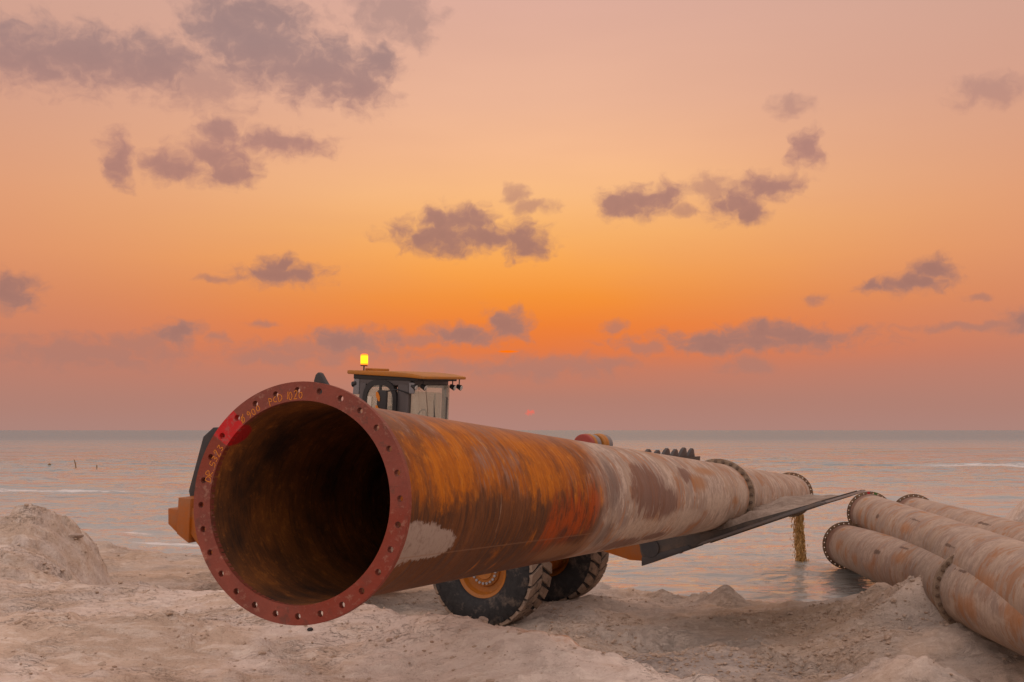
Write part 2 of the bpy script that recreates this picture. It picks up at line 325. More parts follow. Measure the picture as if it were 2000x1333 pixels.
def rustpipe(seed, mode):
    """circumferentially brushed coating; z along the pipe, angle from the top"""
    def fn(t, b):
        c = t.v('ADD', oc(t), (0, 0, 0)); x, y, z = t.sep(c)
        th = t.m('MULTIPLY', t.m('ARCTAN2', x, y), 180 / math.pi)
        cs = t.v('ADD', c, (seed * 3.7, seed * 1.3, seed * 5.1))
        ring = t.noise(cs, 1.0, 6, .7, .25, (1.1, 1.1, 8)); ring2 = t.noise(cs, 1.0, 5, .7, .1, (2.6, 2.6, 34)); ring3 = t.noise(cs, 1.0, 3, .6, .0, (.7, .7, 3))
        cloud = t.noise(cs, 1.7, 6, .62); fine = t.noise(cs, 26, 5, .7); fine2 = t.noise(cs, 1.0, 4, .7, 0, (8, 8, 90))
        tv = t.comb(z, th); P = mode != 'main'
        if P: ring = t.noise(cs, 1.0, 6, .65, .6, (1.3, 1.3, 3.2)); ring2 = t.noise(cs, 1.0, 6, .7, .3, (3, 3, 12)); fine2 = t.noise(cs, 1.0, 5, .7, .2, (9, 9, 40))
        wob = t.m('ADD', t.m('MULTIPLY', t.m('SUBTRACT', ring, .5), 1.4), t.m('MULTIPLY', t.m('SUBTRACT', fine2, .5), .5))
        def blob(lst, a=0.0, b_=.35, w=1.0):
            return t.mr(t.m('ADD', t.blobs(tv, lst), t.m('MULTIPLY', wob, w)), a, b_, 0, 1, True)
        # pale lime and salt coating
        pale = t.mix(t.mr(cloud, .35, .62), (.48, .375, .29), (.33, .265, .23))
        pale = t.mix(t.mr(ring2, .47, .70, 0, .35 if P else .55), pale, (.36, .22, .14))
        pale = t.mix(t.mr(fine2, .52, .72, 0, .25 if P else .5), pale, (.22, .155, .125)); pale = t.mix(t.mr(fine, .55, .7, 0, .5), pale, (.24, .17, .13))
        pale = t.mix(t.mr(t.m('ADD', ring, t.m('MULTIPLY', cloud, .5)), .76, .94, 0, .85 if mode == 'main' else .4, True), pale, (.46, .18, .05))
        fk = t.noise(cs, 1.0, 9, .68, .3, (5, 5, 7)); fk2 = t.noise(cs, 1.0, 8, .7, .2, (14, 14, 20)); cl2 = t.noise(cs, 1.0, 4, .6, .4, (1.8, 1.8, 1.3))
        pale = t.mix(t.mr(t.m('ADD', fk, t.m('MULTIPLY', t.m('SUBTRACT', cl2, .5), .7)), .52, .58, 0, .75), pale, (.52, .415, .335) if P else (.60, .49, .40))
        pale = t.mix(t.mr(t.m('ADD', fk2, t.m('MULTIPLY', t.m('SUBTRACT', cl2, .5), .8)), .56, .63, 0, .55), pale, (.30, .225, .185))
        pale = t.mix(t.mr(t.m('ADD', fk, t.m('MULTIPLY', t.m('SUBTRACT', cl2, .5), -1.0)), .60, .66, 0, .7), pale, (.36, .17, .075))
        if mode == 'main':
            org = t.mix(t.mr(t.m('ADD', t.m('MULTIPLY', ring, .5), t.m('MULTIPLY', cloud, .5)), .40, .58), (.52, .155, .004), (.27, .068, .008))
            org = t.mix(t.mr(t.m('ADD', ring2, t.m('MULTIPLY', t.m('SUBTRACT', cloud, .5), 1.1)), .54, .70, 0, .75), org, (.15, .05, .02)); org = t.mix(t.mr(fine, .56, .70, 0, .55), org, (.20, .06, .012)); org = t.mix(t.mr(fine2, .55, .7, 0, .5), org, (.60, .24, .04))
            org = t.mix(t.mr(t.m('ADD', cloud, t.m('MULTIPLY', ring2, .6)), .80, 1.0, 0, .8, True), org, (.36, .235, .18))
            org = t.mix(t.mr(t.m('ADD', fk, t.m('MULTIPLY', t.m('SUBTRACT', cl2, .5), .8)), .50, .62, 0, .62), org, (.155, .052, .018)); org = t.mix(t.mr(fk2, .55, .66, 0, .6), org, (.24, .075, .018)); org = t.mix(t.mr(fk2, .44, .36, 0, .45), org, (.60, .24, .035))
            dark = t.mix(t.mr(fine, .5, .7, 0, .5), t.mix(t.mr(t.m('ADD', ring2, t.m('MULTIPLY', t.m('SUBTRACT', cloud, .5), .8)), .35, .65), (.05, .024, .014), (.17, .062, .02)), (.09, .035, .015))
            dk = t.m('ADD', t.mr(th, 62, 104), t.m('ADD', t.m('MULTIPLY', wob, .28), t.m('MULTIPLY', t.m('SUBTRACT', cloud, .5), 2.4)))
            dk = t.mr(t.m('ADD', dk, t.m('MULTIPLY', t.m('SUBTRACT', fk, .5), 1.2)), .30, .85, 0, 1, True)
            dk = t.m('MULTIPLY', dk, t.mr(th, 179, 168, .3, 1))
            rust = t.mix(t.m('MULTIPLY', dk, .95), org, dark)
            rust = t.mix(blob([(3.15, 106, .62, 24), (2.62, 112, .22, 28), (3.5, 96, .35, 20)], -.25, .8, 2.0), rust, t.mix(t.mr(t.m('ADD', fk, t.m('MULTIPLY', t.m('SUBTRACT', fk2, .5), .6)), .48, .62), (.36, .062, .005), (.15, .036, .010)))
            rust = t.mix(t.m('MULTIPLY', blob([(3.3, 124, .3, 5), (2.9, 118, .12, 8)], -.1, .9, 1.8), .7), rust, (.05, .03, .02))
            rust = t.mix(t.m('MULTIPLY', blob([(3.2, 140, .9, 14), (3.9, 132, .5, 14)], 0, .6), .6), rust, (.30, .15, .07))
            rust = t.mix(t.m('MULTIPLY', t.mr(th, 42, 12, 0, 1), .55), rust, (.30, .20, .17))
            # scratches of bare scale
            rust = t.mix(t.m('MULTIPLY', t.mr(fine2, .66, .74), t.mr(fine, .45, .6, 0, .8)), rust, (.55, .30, .12))
            br = t.mr(t.m('ADD', t.blobs(tv, [(5.55, 80, .85, 34), (6.35, 96, .55, 24), (5.3, 148, .9, 12), (6.5, 142, .6, 8), (7.6, 60, .4, 14)]), t.m('ADD', t.m('MULTIPLY', wob, .8), t.m('MULTIPLY', t.m('SUBTRACT', fk, .5), 1.6))), .05, .28, 0, 1)
            pale = t.mix(t.m('MULTIPLY', br, .85), pale, t.mix(t.mr(ring2, .35, .65), (.13, .065, .045), (.24, .14, .11)))
            pale = t.mix(t.m('MULTIPLY', blob([(4.15, 75, .30, 40), (4.2, 125, .3, 20)], -.1, .8, 2.2), .7), pale, (.14, .10, .09))
            pale = t.mix(t.m('MULTIPLY', blob([(8.3, 70, .7, 16), (11.2, 96, .5, 10), (9.3, 50, 1.0, 12)], 0, .7), .7), pale, (.38, .17, .06))
            pale = t.mix(t.m('MULTIPLY', blob([(5.4, 124, 1.3, 14), (7.4, 118, 1.6, 16), (9.6, 100, 1.2, 20), (11.8, 80, .8, 30)], 0, .5, .9), .7), pale, t.mix(t.mr(fine, .45, .6), (.58, .47, .37), (.40, .31, .25)))
            edge = t.mr(t.m('ADD', z, t.m('ADD', t.m('MULTIPLY', wob, .35), t.m('MULTIPLY', t.mr(th, 60, 0), -.55))), 3.5, 4.15, 0, 1, True)
            col = t.mix(edge, rust, pale)
            sp = t.m('ADD', t.blobs(tv, [(.10, 119, .26, 13), (.34, 113, .34, 13), (.60, 115, .27, 10)]), t.m('ADD', t.m('MULTIPLY', t.m('SUBTRACT', fine2, .5), .35), t.m('ADD', t.m('MULTIPLY', t.m('SUBTRACT', fine, .5), .7), t.m('MULTIPLY', t.m('SUBTRACT', fk, .5), .5))))
            col = t.mix(t.m('MULTIPLY', t.mr(sp, .0, .10, 0, 1), .92), col, t.mix(t.mr(fine, .5, .68), (.40, .32, .27), (.27, .20, .165)))
            for zc, w_ in ((.045, .018),): col = t.mix(t.mr(t.m('ABSOLUTE', t.m('SUBTRACT', z, zc)), w_, 0, 0, .8), col, (.52, .30, .17))
            seam = t.m('MINIMUM', t.m('ABSOLUTE', t.m('SUBTRACT', z, 1.45)), t.m('MINIMUM', t.m('ABSOLUTE', t.m('SUBTRACT', z, 3.35)), t.m('ABSOLUTE', t.m('SUBTRACT', z, 9.6))))
            col = t.mix(t.m('MULTIPLY', t.mr(seam, .013, .002, 0, .6), t.mr(cloud, .47, .60)), col, (.5, .33, .22))
            ls = t.m('ABSOLUTE', t.m('SUBTRACT', th, 122.0)); col = t.mix(t.m('MULTIPLY', t.mr(ls, .7, .2, 0, .4), t.mr(z, 3.8, 3.7)), col, (.30, .16, .09))
        else:
            rs = blob([(2.2, 78, .5, 30), (3.4, 92, .35, 26), (4.6, 96, .5, 22), (6.4, 100, .5, 22), (1.3, 30, .5, 10), (9.0, 60, 1.0, 18), (13.6, 96, .7, 26), (15.6, 84, .8, 24), (17.0, 40, .6, 12), (5.6, 8, .9, 7), (8.4, 4, 1.1, 6)], 0, .8, 1.3)
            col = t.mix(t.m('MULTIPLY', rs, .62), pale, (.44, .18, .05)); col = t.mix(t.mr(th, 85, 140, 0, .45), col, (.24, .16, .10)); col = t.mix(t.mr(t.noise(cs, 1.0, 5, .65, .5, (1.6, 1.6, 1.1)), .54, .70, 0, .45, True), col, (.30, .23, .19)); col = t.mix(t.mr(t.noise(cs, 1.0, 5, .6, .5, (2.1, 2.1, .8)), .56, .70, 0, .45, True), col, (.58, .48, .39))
            col = t.mix(t.mr(t.m('ADD', z, t.m('MULTIPLY', wob, .2)), .55, .95, .8, 0, True), col, (.17, .085, .06))
            gsh = blob([(7.9 + seed * .4, 36, .6, 4), (10.8 - seed * 1.9, 62, .35, 6), (12.9, 30 + seed * 9, .5, 3)], .1, .5, 2.2)
            col = t.mix(t.m('MULTIPLY', gsh, .8), col, (.10, .065, .05))
        t.set(b.inputs['Base Color'], col)
        t.set(b.inputs['Roughness'], t.mr(ring2, .3, .7, .55, .8)); b.inputs['Specular IOR Level'].default_value = .16 if mode == 'main' else .28
        h = t.m('ADD', t.m('ADD', t.m('MULTIPLY', ring2, .4), t.m('MULTIPLY', fk2, .5)), t.m('ADD', t.m('MULTIPLY', fine, .5), t.m('MULTIPLY', ring3, 3.0)))
        bump(t, b, h, .004, 1.0)
    return mat('weathered_pipe_coating', fn)
M_main = rustpipe(1, 'main'); M_p1 = rustpipe(2, 'pile'); M_p2 = rustpipe(3, 'pile'); M_p3 = rustpipe(4, 'pile')

def inner_fn(t, b):
    c = oc(t); n = t.noise(c, 1.0, 6, .7, .3, (3, 3, 9)); n2 = t.noise(c, 22, 5, .75); n3 = t.noise(c, 2.2, 5, .6); st = t.noise(c, 1.0, 5, .7, 0, (3, 3, 60))
    col = t.mix(t.mr(t.m('ADD', n3, t.m('MULTIPLY', n, .5)), .55, .95), (.04, .020, .011), (.31, .105, .02))
    col = t.mix(t.mr(t.m('ADD', n2, t.m('MULTIPLY', t.m('SUBTRACT', n3, .5), .5)), .55, .72, 0, .8), col, (.46, .17, .03))
    col = t.mix(t.mr(st, .5, .72, 0, .6), col, (.02, .012, .008))
    x, y, z = t.sep(c)
    th = t.m('MULTIPLY', t.m('ARCTAN2', x, y), 180 / math.pi)
    red = t.m('ADD', t.blobs(t.comb(z, th), [(.0, -48.5, .13, 9)]), t.m('MULTIPLY', t.m('SUBTRACT', n2, .5), .3))
    col = t.mix(t.mr(red, .0, .12), col, (.40, .008, .008))
    t.set(b.inputs['Base Color'], col); b.inputs['Roughness'].default_value = .75; bump(t, b, t.m('ADD', n2, n), .006)
M_inner = mat('rusty_pipe_bore', inner_fn)

def flange_fn(red=True):
    def fn(t, b):
        c = oc(t); x, y, z = t.sep(c); n = t.noise(c, 5, 6, .65, .4); n2 = t.noise(c, 30, 5, .7); n3 = t.noise(c, 1.6, 4, .6)
        th = t.m('MULTIPLY', t.m('ARCTAN2', x, y), 180 / math.pi)
        if red:
            col = t.mix(t.mr(n, .35, .65), (.27, .066, .042), (.18, .046, .032))
            col = t.mix(t.mr(n3, .5, .62, 0, .8, True), col, (.22, .034, .014)); col = t.mix(t.mr(t.noise(c, 11, 6, .7, .3), .55, .64, 0, .7, True), col, (.13, .05, .035)); col = t.mix(t.mr(t.noise(c, 7, 6, .7, .3, (1, 1.4, 1)), .60, .68, 0, .6, True), col, (.42, .20, .14))
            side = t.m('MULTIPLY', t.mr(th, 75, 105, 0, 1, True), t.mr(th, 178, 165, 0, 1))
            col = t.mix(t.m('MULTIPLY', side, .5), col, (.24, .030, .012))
            col = t.mix(t.mr(t.m('ADD', n2, t.m('MULTIPLY', n, .6)), .88, 1.02, 0, .7), col, (.34, .17, .12))
            rp = t.m('ADD', t.blobs(t.comb(th, 0.0), [(-48.5, 0, 8.3, 1)]), t.m('MULTIPLY', t.m('SUBTRACT', n, .5), .25))
            col = t.mix(t.mr(rp, .0, .08), col, t.mix(t.mr(n2, .5, .62, 0, .8), (.52, .010, .012), (.36, .09, .08)))
        else:
            col = t.mix(t.mr(n, .4, .6), (.13, .075, .045), (.24, .15, .085))
            col = t.mix(t.mr(n2, .5, .7, 0, .7), col, (.38, .28, .20))
        t.set(b.inputs['Base Color'], col); b.inputs['Roughness'].default_value = .6; b.inputs['Specular IOR Level'].default_value = .35
        bump(t, b, t.m('ADD', n2, n), .004)
    return fn
M_flange3 = worn((.36, .27, .195), (.14, .08, .045), .8, .85, 14, 'sand_caked_flange'); M_flange = mat('red_primer_flange', flange_fn(True)); M_flange2 = mat('rusty_flange', flange_fn(False))
M_chalk = mat('orange_paint_marker', None, (.62, .20, .015), .7)
M_bolt = worn((.16, .12, .09), (.22, .12, .06), .6, .6, 20, 'rusty_bolt')
M_orange = worn((.40, .105, .004), (.28, .17, .10), .45, .45, 2.5, 'orange_machine_paint')
M_yellow = worn((.46, .165, .008), (.25, .17, .10), .4, .5, 3, 'ochre_roof_paint')
M_dark = worn((.028, .028, .032), (.13, .10, .08), .35, .5, 4, 'dark_grey_paint')
M_frame = worn((.095, .085, .088), (.14, .11, .10), .25, .45, 5, 'cab_frame_paint')
M_steel = worn((.055, .047, .042), (.20, .14, .10), .5, .6, 6, 'worn_bucket_steel')
M_blade = worn((.13, .12, .12), (.22, .15, .10), .5, .5, 6, 'scraped_blade_steel')
M_rub = mat('black_rubber', lambda t, b: (lambda c, n, n2: (t.set(b.inputs['Base Color'], t.mix(t.mr(t.m('ADD', n, t.m('MULTIPLY', n2, .4)), .74, .95, 0, .7), t.mix(t.mr(n2, .3, .7, 0, 1), (.012, .013, .015), (.03, .03, .032)), (.22, .17, .13))), bump(t, b, n2, .006)))(oc(t), t.noise(oc(t), 3.2, 6, .65), t.noise(oc(t), 14, 5, .7)), (.02, .02, .02), .75)
M_tread = mat('sand_caked_tread', lambda t, b: (lambda n, n2: (t.set(b.inputs['Base Color'], t.mix(t.mr(t.m('ADD', n, t.m('MULTIPLY', n2, .5)), .50, .75, 0, 1), (.05, .043, .037), (.33, .245, .185))), bump(t, b, n2, .02)))(t.noise(oc(t), 4, 5, .65), t.noise(oc(t), 22, 5, .7)), (.2, .2, .2), .9)
M_rimo = worn((.42, .14, .010), (.20, .12, .06), .4, .45, 5, 'orange_rim_paint')
M_nut = mat('steel_nut', None, (.42, .42, .45), .4, .6)
M_black = mat('black_plastic', None, (.018, .018, .02), .5)
M_grey = worn((.22, .22, .235), (.12, .1, .09), .3, .5, 6, 'grey_cab_panel')
M_lamp = mat('work_lamp_lens', None, (.55, .53, .50), .2)
M_red = worn((.36, .05, .035), (.2, .1, .06), .3, .5, 8, 'faded_red_paint')
M_cream = mat('cream_sunblind', None, (.62, .56, .47), .7)
def glass_fn(t, b):
    t.n.remove(b); o = t.n['Material Output']
    tr = t.new('ShaderNodeBsdfTransparent'); tr.inputs[0].default_value = (.86, .88, .84, 1)
    gl = t.new('ShaderNodeBsdfGlossy'); gl.inputs['Roughness'].default_value = .05; gl.inputs[0].default_value = (.9, .9, .9, 1)
    df = t.new('ShaderNodeBsdfDiffuse'); df.inputs[0].default_value = (.82, .80, .68, 1)
    dust = t.mr(t.noise(oc(t), 1.5, 2, .5), .3, .7, .15, .20)
    m1 = t.new('ShaderNodeMixShader'); t.set(m1.inputs[0], dust); t.l.new(tr.outputs[0], m1.inputs[1]); t.l.new(df.outputs[0], m1.inputs[2])
    m2 = t.new('ShaderNodeMixShader'); m2.inputs[0].default_value = .12; t.l.new(m1.outputs[0], m2.inputs[1]); t.l.new(gl.outputs[0], m2.inputs[2])
    t.l.new(m2.outputs[0], o.inputs[0])
M_glass = mat('dusty_glass', glass_fn)
def beacon_fn(t, b):
    b.inputs['Base Color'].default_value = (.8, .25, .02, 1)
    z = t.sep(oc(t))[2]
    t.set(b.inputs['Emission Color'], t.mix(t.mr(t.m('ABSOLUTE', z), .05, .085), (1, .55, .005), (1, .12, .01)))
    b.inputs['Emission Strength'].default_value = 1.8
M_beacon = mat('lit_amber_lens', beacon_fn)

# ------------------------------------------------------------------ ground
GY, GX = 0, 0
BX = [(0.85, 6.8)]
def ground_h(X, Y):
    """height above the water of the sand at X, Y (plan metres)"""
    w1 = fbm(X * .35, Y * .35, 4, 3); w2 = fbm(X * 1.1, Y * 1.1, 4, 11); w3 = fbm(X * 3.5, Y * 3.5, 4, 23)
    # signed distance to the waterline (positive to seaward)
    sx = np.array([-60, -24, -13, -8.6, 2.3, 5.6, 6.6, 7.4, 11, 16, 60.]); sy = np.array([70, 44, 34, 29.5, 23.3, 20.9, 20.4, 21.0, 24.0, 29, 60.])
    shore = np.interp(X, sx, sy) + w2 * .35 + w3 * .12
    sea = (Y - shore) * .86
    low = np.where(sea > 0, -.13 * sea, np.minimum(-sea * .10, .34 + .004 * (-sea)))
    low = np.maximum(low, -3.0)
    low = low + .09 * np.exp(-((sea + 1.0) / .8) ** 2) * (1 + 1.2 * w3) * (sea < 2)
    low = low + (.10 * w1 + .07 * w2) * sst(1.0, -1.5, sea)
    # upper bank where the camera stands
    d = np.where(X > -4, ((X - .85) + (Y - 6.8)) / 1.414, (Y - 11.6) * .95 + (X + 4) * .15)
    d = d + w1 * .5 + w2 * .35
    top = 1.85 + .10 * w1 - .10 * sst(-1.5, -3.5, X) * sst(8, 10.5, Y)
    k = sst(2.6, -.1, d)
    k = np.where(X < -4, sst(np.interp(X, [-5.7, -4.6], [5.0, 2.0]), -.3, d), k)
    h = low * (1 - k) + np.maximum(top, low) * k
    h = h - .30 * sst(6, 2.0, Y) * (np.abs(X) < 40) * k
    def mound(x, y, rx, ry, a, p=2.0, rot=0.0):
        c_, s_ = math.cos(rot), math.sin(rot); u = ((X - x) * c_ + (Y - y) * s_) / rx; v = (-(X - x) * s_ + (Y - y) * c_) / ry
        return a * np.exp(-(u * u + v * v) ** (p / 2))
    # layered mound at the far left
    lm = mound(-6.05, 15.0, 1.0, 1.3, .88, 2.8, .1) + mound(-8.2, 15.2, 2.0, 1.8, .58, 3) + mound(-5.7, 14.0, 1.2, 1.5, .32) + mound(-5.0, 13.2, 1.1, .9, .26)
    lm = lm * (1 + .35 * w2)
    ter = np.floor(lm * 5 + w2 * .8) / 5; h = h + lm * .6 + np.clip(ter, 0, 2) * .4
    # heaps on the edge of the bank
    h = h + mound(-.15, 7.5, .75, .42, .16, 2.4, -.7) + mound(-1.3, 8.6, .9, .45, .12, 2.4, -.7) + mound(-2.9, 10.6, 1.2, .5, .05, 2, -.5) + mound(.55, 6.85, .5, .3, .07, 2, -.7)
    h = h + mound(-2.2, 6.2, .8, .4, .10, 2, -.8) + mound(-3.2, 8.0, 1.1, .5, .10, 2, -.3) - mound(-2.0, 7.4, .6, .35, .07, 2, .6)
    # small heaps of the flat
    h = h + mound(3.68, 20.0, .30, .28, .34, 1.6) + mound(3.1, 17.6, .9, .4, .16) + mound(1.25, 18.2, .5, .4, .14) + mound(4.6, 18.6, .9, .4, .12)
    h = h + mound(1.1, 17.0, .6, .35, .12) + mound(2.9, 15.0, 1.1, .5, .14, 2, .3) + mound(4.6, 14.6, 1.0, .6, .12)
    # spoil thrown up beside the stored pipes, with two curved ridges
    h = h + mound(5.95, 18.3, .75, .9, .26, 2.2, .3) + mound(6.25, 16.7, .85, 1.6, .52, 2.0, .2) + mound(7.6, 15.0, 2.0, 3.6, .40, 2.2)
    def ridge(pts, hs, wl, wr):
        best = np.full(np.shape(X), 1e9); hh_ = np.zeros(np.shape(X)); sg = np.zeros(np.shape(X))
        for i in range(len(pts) - 1):
            (ax, ay), (bx, by) = pts[i], pts[i + 1]; L2_ = (bx - ax) ** 2 + (by - ay) ** 2
            tt = np.clip(((X - ax) * (bx - ax) + (Y - ay) * (by - ay)) / L2_, 0, 1)
            ex, ey = X - ax - tt * (bx - ax), Y - ay - tt * (by - ay); dd = np.hypot(ex, ey)
            m = dd < best; best = np.where(m, dd, best); hh_ = np.where(m, hs[i] + (hs[i + 1] - hs[i]) * tt, hh_); sg = np.where(m, ex * (by - ay) - ey * (bx - ax), sg)
        return hh_ * np.exp(-np.abs(best / np.where(sg > 0, wl * 1.5, wr * 1.7)) ** 1.8)
    h = h + ridge([(6.35, 17.0), (6.0, 16.5), (5.4, 16.1), (4.7, 15.9), (3.9, 15.95)], [.10, .16, .20, .16, .0], .20, .12)
    h = h + ridge([(5.85, 18.2), (5.5, 17.8), (5.0, 17.6), (4.4, 17.7), (3.6, 18.1)], [.12, .16, .15, .12, .0], .20, .11)
    h = h + ridge([(2.2, 18.9), (3.3, 19.2), (4.6, 19.0), (5.4, 18.9)], [.0, .12, .10, .1], .3, .2)
    h = h + ridge([(1.6, 16.6), (2.6, 16.9), (3.6, 16.6)], [.0, .12, .0], .3, .18)
    h = h + mound(5.6, 15.4, 1.2, 1.9, .30)
    h = h + mound(.45, 17.45, .45, .3, .13) + mound(-.9, 17.0, .6, .22, .06) + mound(1.45, 19.5, .45, .35, .14)
    # near heap at the lower right
    h = h + mound(3.95, 11.3, .95, .75, .74, 1.6, -.5)
    # ramp that carries the stored pipes, dune beyond them
    h = h + .95 * sst(6.4, 9.5, X) * sst(23.5, 18.5, Y) + mound(13.0, 26.5, 2.2, 2.4, 2.3, 2.4)
    # wheel ruts
    for (x0, y0, x1, y1) in ((-3.5, 17.6, 1.2, 15.2), (-.4, 17.2, 5.0, 12.0)):
        L = math.hypot(x1 - x0, y1 - y0); ux, uy = (x1 - x0) / L, (y1 - y0) / L
        dd = (X - x0) * -uy + (Y - y0) * ux; ll = (X - x0) * ux + (Y - y0) * uy
        on = sst(-1, 0, ll) * sst(L + 2, L, ll)
        for o in (-.95, .95):
            q = np.exp(-((dd - o) / .36) ** 4) * on
            h = h - q * (.12 - .07 * np.abs(np.sin(ll * 14 + np.abs(dd - o) * 9)))
    # grain of the ground
    rid = np.abs(fbm(X * .9 + Y * .3, Y * 1.4, 4, 41)); rid2 = np.abs(fbm(X * 2.2 + 3, Y * 3.0 + X * .6, 4, 47))
    h = h - .02 * sst(.10, .0, rid2) * sst(.4, -.6, sea) + .012 * fbm(X * 2.5, Y * 4.5, 4, 49) * k
    q = fbm(X * .42, Y * 1.15, 5, 61, .55) * 5.5; fl_ = np.floor(q); tr_ = fl_ + sst(.0, .16, q - fl_) - q
    h = h + .034 * tr_ * sst(.3, -.8, sea) * sst(-.25, .2, fbm(X * .3, Y * .5, 2, 63) + .1)
    h = h + (.045 * w2 + .012 * w3) * sst(.5, -1, sea) + .05 * (.35 - rid) * k
    fine = fbm(X * 9, Y * 9, 3, 57); clod = np.maximum(fbm(X * 5.5, Y * 5.5, 3, 71) - .24, 0)
    h = h + sst(.3, -.5, sea) * (.012 * fine + .10 * clod * sst(-.1, .35, fbm(X * .6, Y * .6, 2, 83) + .15))
    return h
def axis(segs):
    out = [segs[0][0]]
    for a, b, st in segs:
        n = max(1, int(round((b - a) / st))); out += [a + (b - a) * (i + 1) / n for i in range(n)]
    return np.array(out)
def sheet(xs, ys, fn):
    X, Y = np.meshgrid(xs, ys); Z = fn(X, Y)
    V = np.stack([X, Y, Z], -1).reshape(-1, 3); nx, ny = len(xs), len(ys)
    i = (np.arange(ny - 1)[:, None] * nx + np.arange(nx - 1)[None]).ravel()
    Fc = np.stack([i, i + 1, i + nx + 1, i + nx], 1)
    me = bpy.data.meshes.new('mesh'); me.vertices.add(len(V)); me.vertices.foreach_set('co', V.ravel())
    me.loops.add(Fc.size); me.loops.foreach_set('vertex_index', Fc.ravel().astype(np.int32))
    me.polygons.add(len(Fc)); me.polygons.foreach_set('loop_start', np.arange(0, Fc.size, 4, dtype=np.int32))
    me.update(calc_edges=True); me.validate()
    me.polygons.foreach_set('use_smooth', np.ones(len(Fc), bool)); return me
xs = axis([(-3000, -300, 300), (-300, -40, 20), (-40, -14, 1), (-14, -6, .08), (-6, 7.5, .038), (7.5, 15, .09), (15, 40, 1), (40, 300, 20), (300, 3000, 300)])
ys = axis([(-600, -60, 60), (-60, -4, 4), (-4, 4.4, .3), (4.4, 12, .032), (12, 22, .05), (22, 36, .14), (36, 80, 2), (80, 400, 40), (400, 4000, 400)])
gnd = link('ground', sheet(xs, ys, ground_h), None, [M_sand], kind='structure')
def gh(x, y): return float(ground_h(np.array([[float(x)]]), np.array([[float(y)]]))[0, 0])

# ------------------------------------------------------------------ sea
def sea_h(X, Y):
    w = np.interp(Y, [14, 22, 40, 90, 200, 260], [.35, .6, 1, 1.2, 1, 0])
    wl = fbm(X * .10, Y * .10, 2, 91) * 2.0
    a = .045 * np.sin(Y * .95 + X * .10 + wl * 2.2) * (1 + fbm(X * .07, Y * .12, 2, 5))
    b_ = .26 * np.maximum(fbm(X * .045, Y * .28, 3, 19) - .05, 0)
    c_ = .10 * fbm(X * .55, Y * 1.0, 4, 29) + .035 * fbm(X * 2.2, Y * 4.4, 2, 37)
    sw = 0
    for (x_, y_, lx, ly, am) in ((43, 103, 12, 1.3, .30), (34, 80, 9, 1.0, .16), (-12, 36.5, 2.6, .5, .10), (-25, 60.5, 10, .8, .13), (-48, 75, 16, 1.0, .15), (10, 62, 9, .8, .09), (20, 55, 8, .6, .08), (-9, 33.5, 3, .35, .05)):
        yy_ = Y - y_ - .6 * ly * np.sin(X / lx * 2.2) ; sw = sw + am * np.exp(-((X - x_) / lx) ** 2) * np.exp(-(yy_ / np.where(yy_ > 0, ly * 1.6, ly * .6)) ** 2)
    return (a + b_ + c_) * w + sw
xs2 = axis([(-4000, -500, 500), (-500, -60, 20), (-60, -18, .5), (-18, 18, .09), (18, 60, .5), (60, 500, 20), (500, 4000, 500)])
ys2 = axis([(13, 32, .06), (32, 60, .14), (60, 130, .5), (130, 260, 2), (260, 1000, 50), (1000, 9000, 1000)])
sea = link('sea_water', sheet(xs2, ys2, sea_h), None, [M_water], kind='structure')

# ------------------------------------------------------------------ pipes
def frame(c, az, el):
    a = Vector((math.sin(az) * math.cos(el), math.cos(az) * math.cos(el), math.sin(el)))
    s = a.cross(Vector((0, 0, 1))).normalized(); t = s.cross(a)
    M = Matrix((s, t, a)).transposed().to_4x4()        # local x right, y up, z along the pipe
    M.translation = Vector((c[0], c[1], c[2] + CZ)); return M
def pipe_mesh(z0, z1, ro, ri, dent=0.0, seed=0):
    n = 144; zz = np.linspace(z0, z1, max(8, int((z1 - z0) / .12)))
    vs, fs, mi = [], [], []
    th = np.arange(n) / n * 2 * np.pi
    for rr in (ro, ri):
        for z in zz:
            d = dent * (fbm(np.sin(th) * 1.3 + 7 + seed, np.cos(th) * 1.3 + z * .9, 3, seed) if dent else 0)
            r = rr + d
            vs += list(zip(r * np.sin(th), r * np.cos(th), np.full(n, z)))
    m_ = len(zz)
    for q in range(2):
        o = q * m_ * n
        for i in range(m_ - 1):
            for k in range(n):
                f = [o + i * n + k, o + i * n + (k + 1) % n, o + (i + 1) * n + (k + 1) % n, o + (i + 1) * n + k]
                fs.append(f[::-1] if q == 0 else f); mi.append(q)
    for i, fl in ((0, 0), (m_ - 1, 1)):
        for k in range(n):
            a, b = i * n + k, i * n + (k + 1) % n
            f = [a, b, m_ * n + b, m_ * n + a]; fs.append(f if fl == 0 else f[::-1]); mi.append(0)
    return pydata(vs, fs, mi)
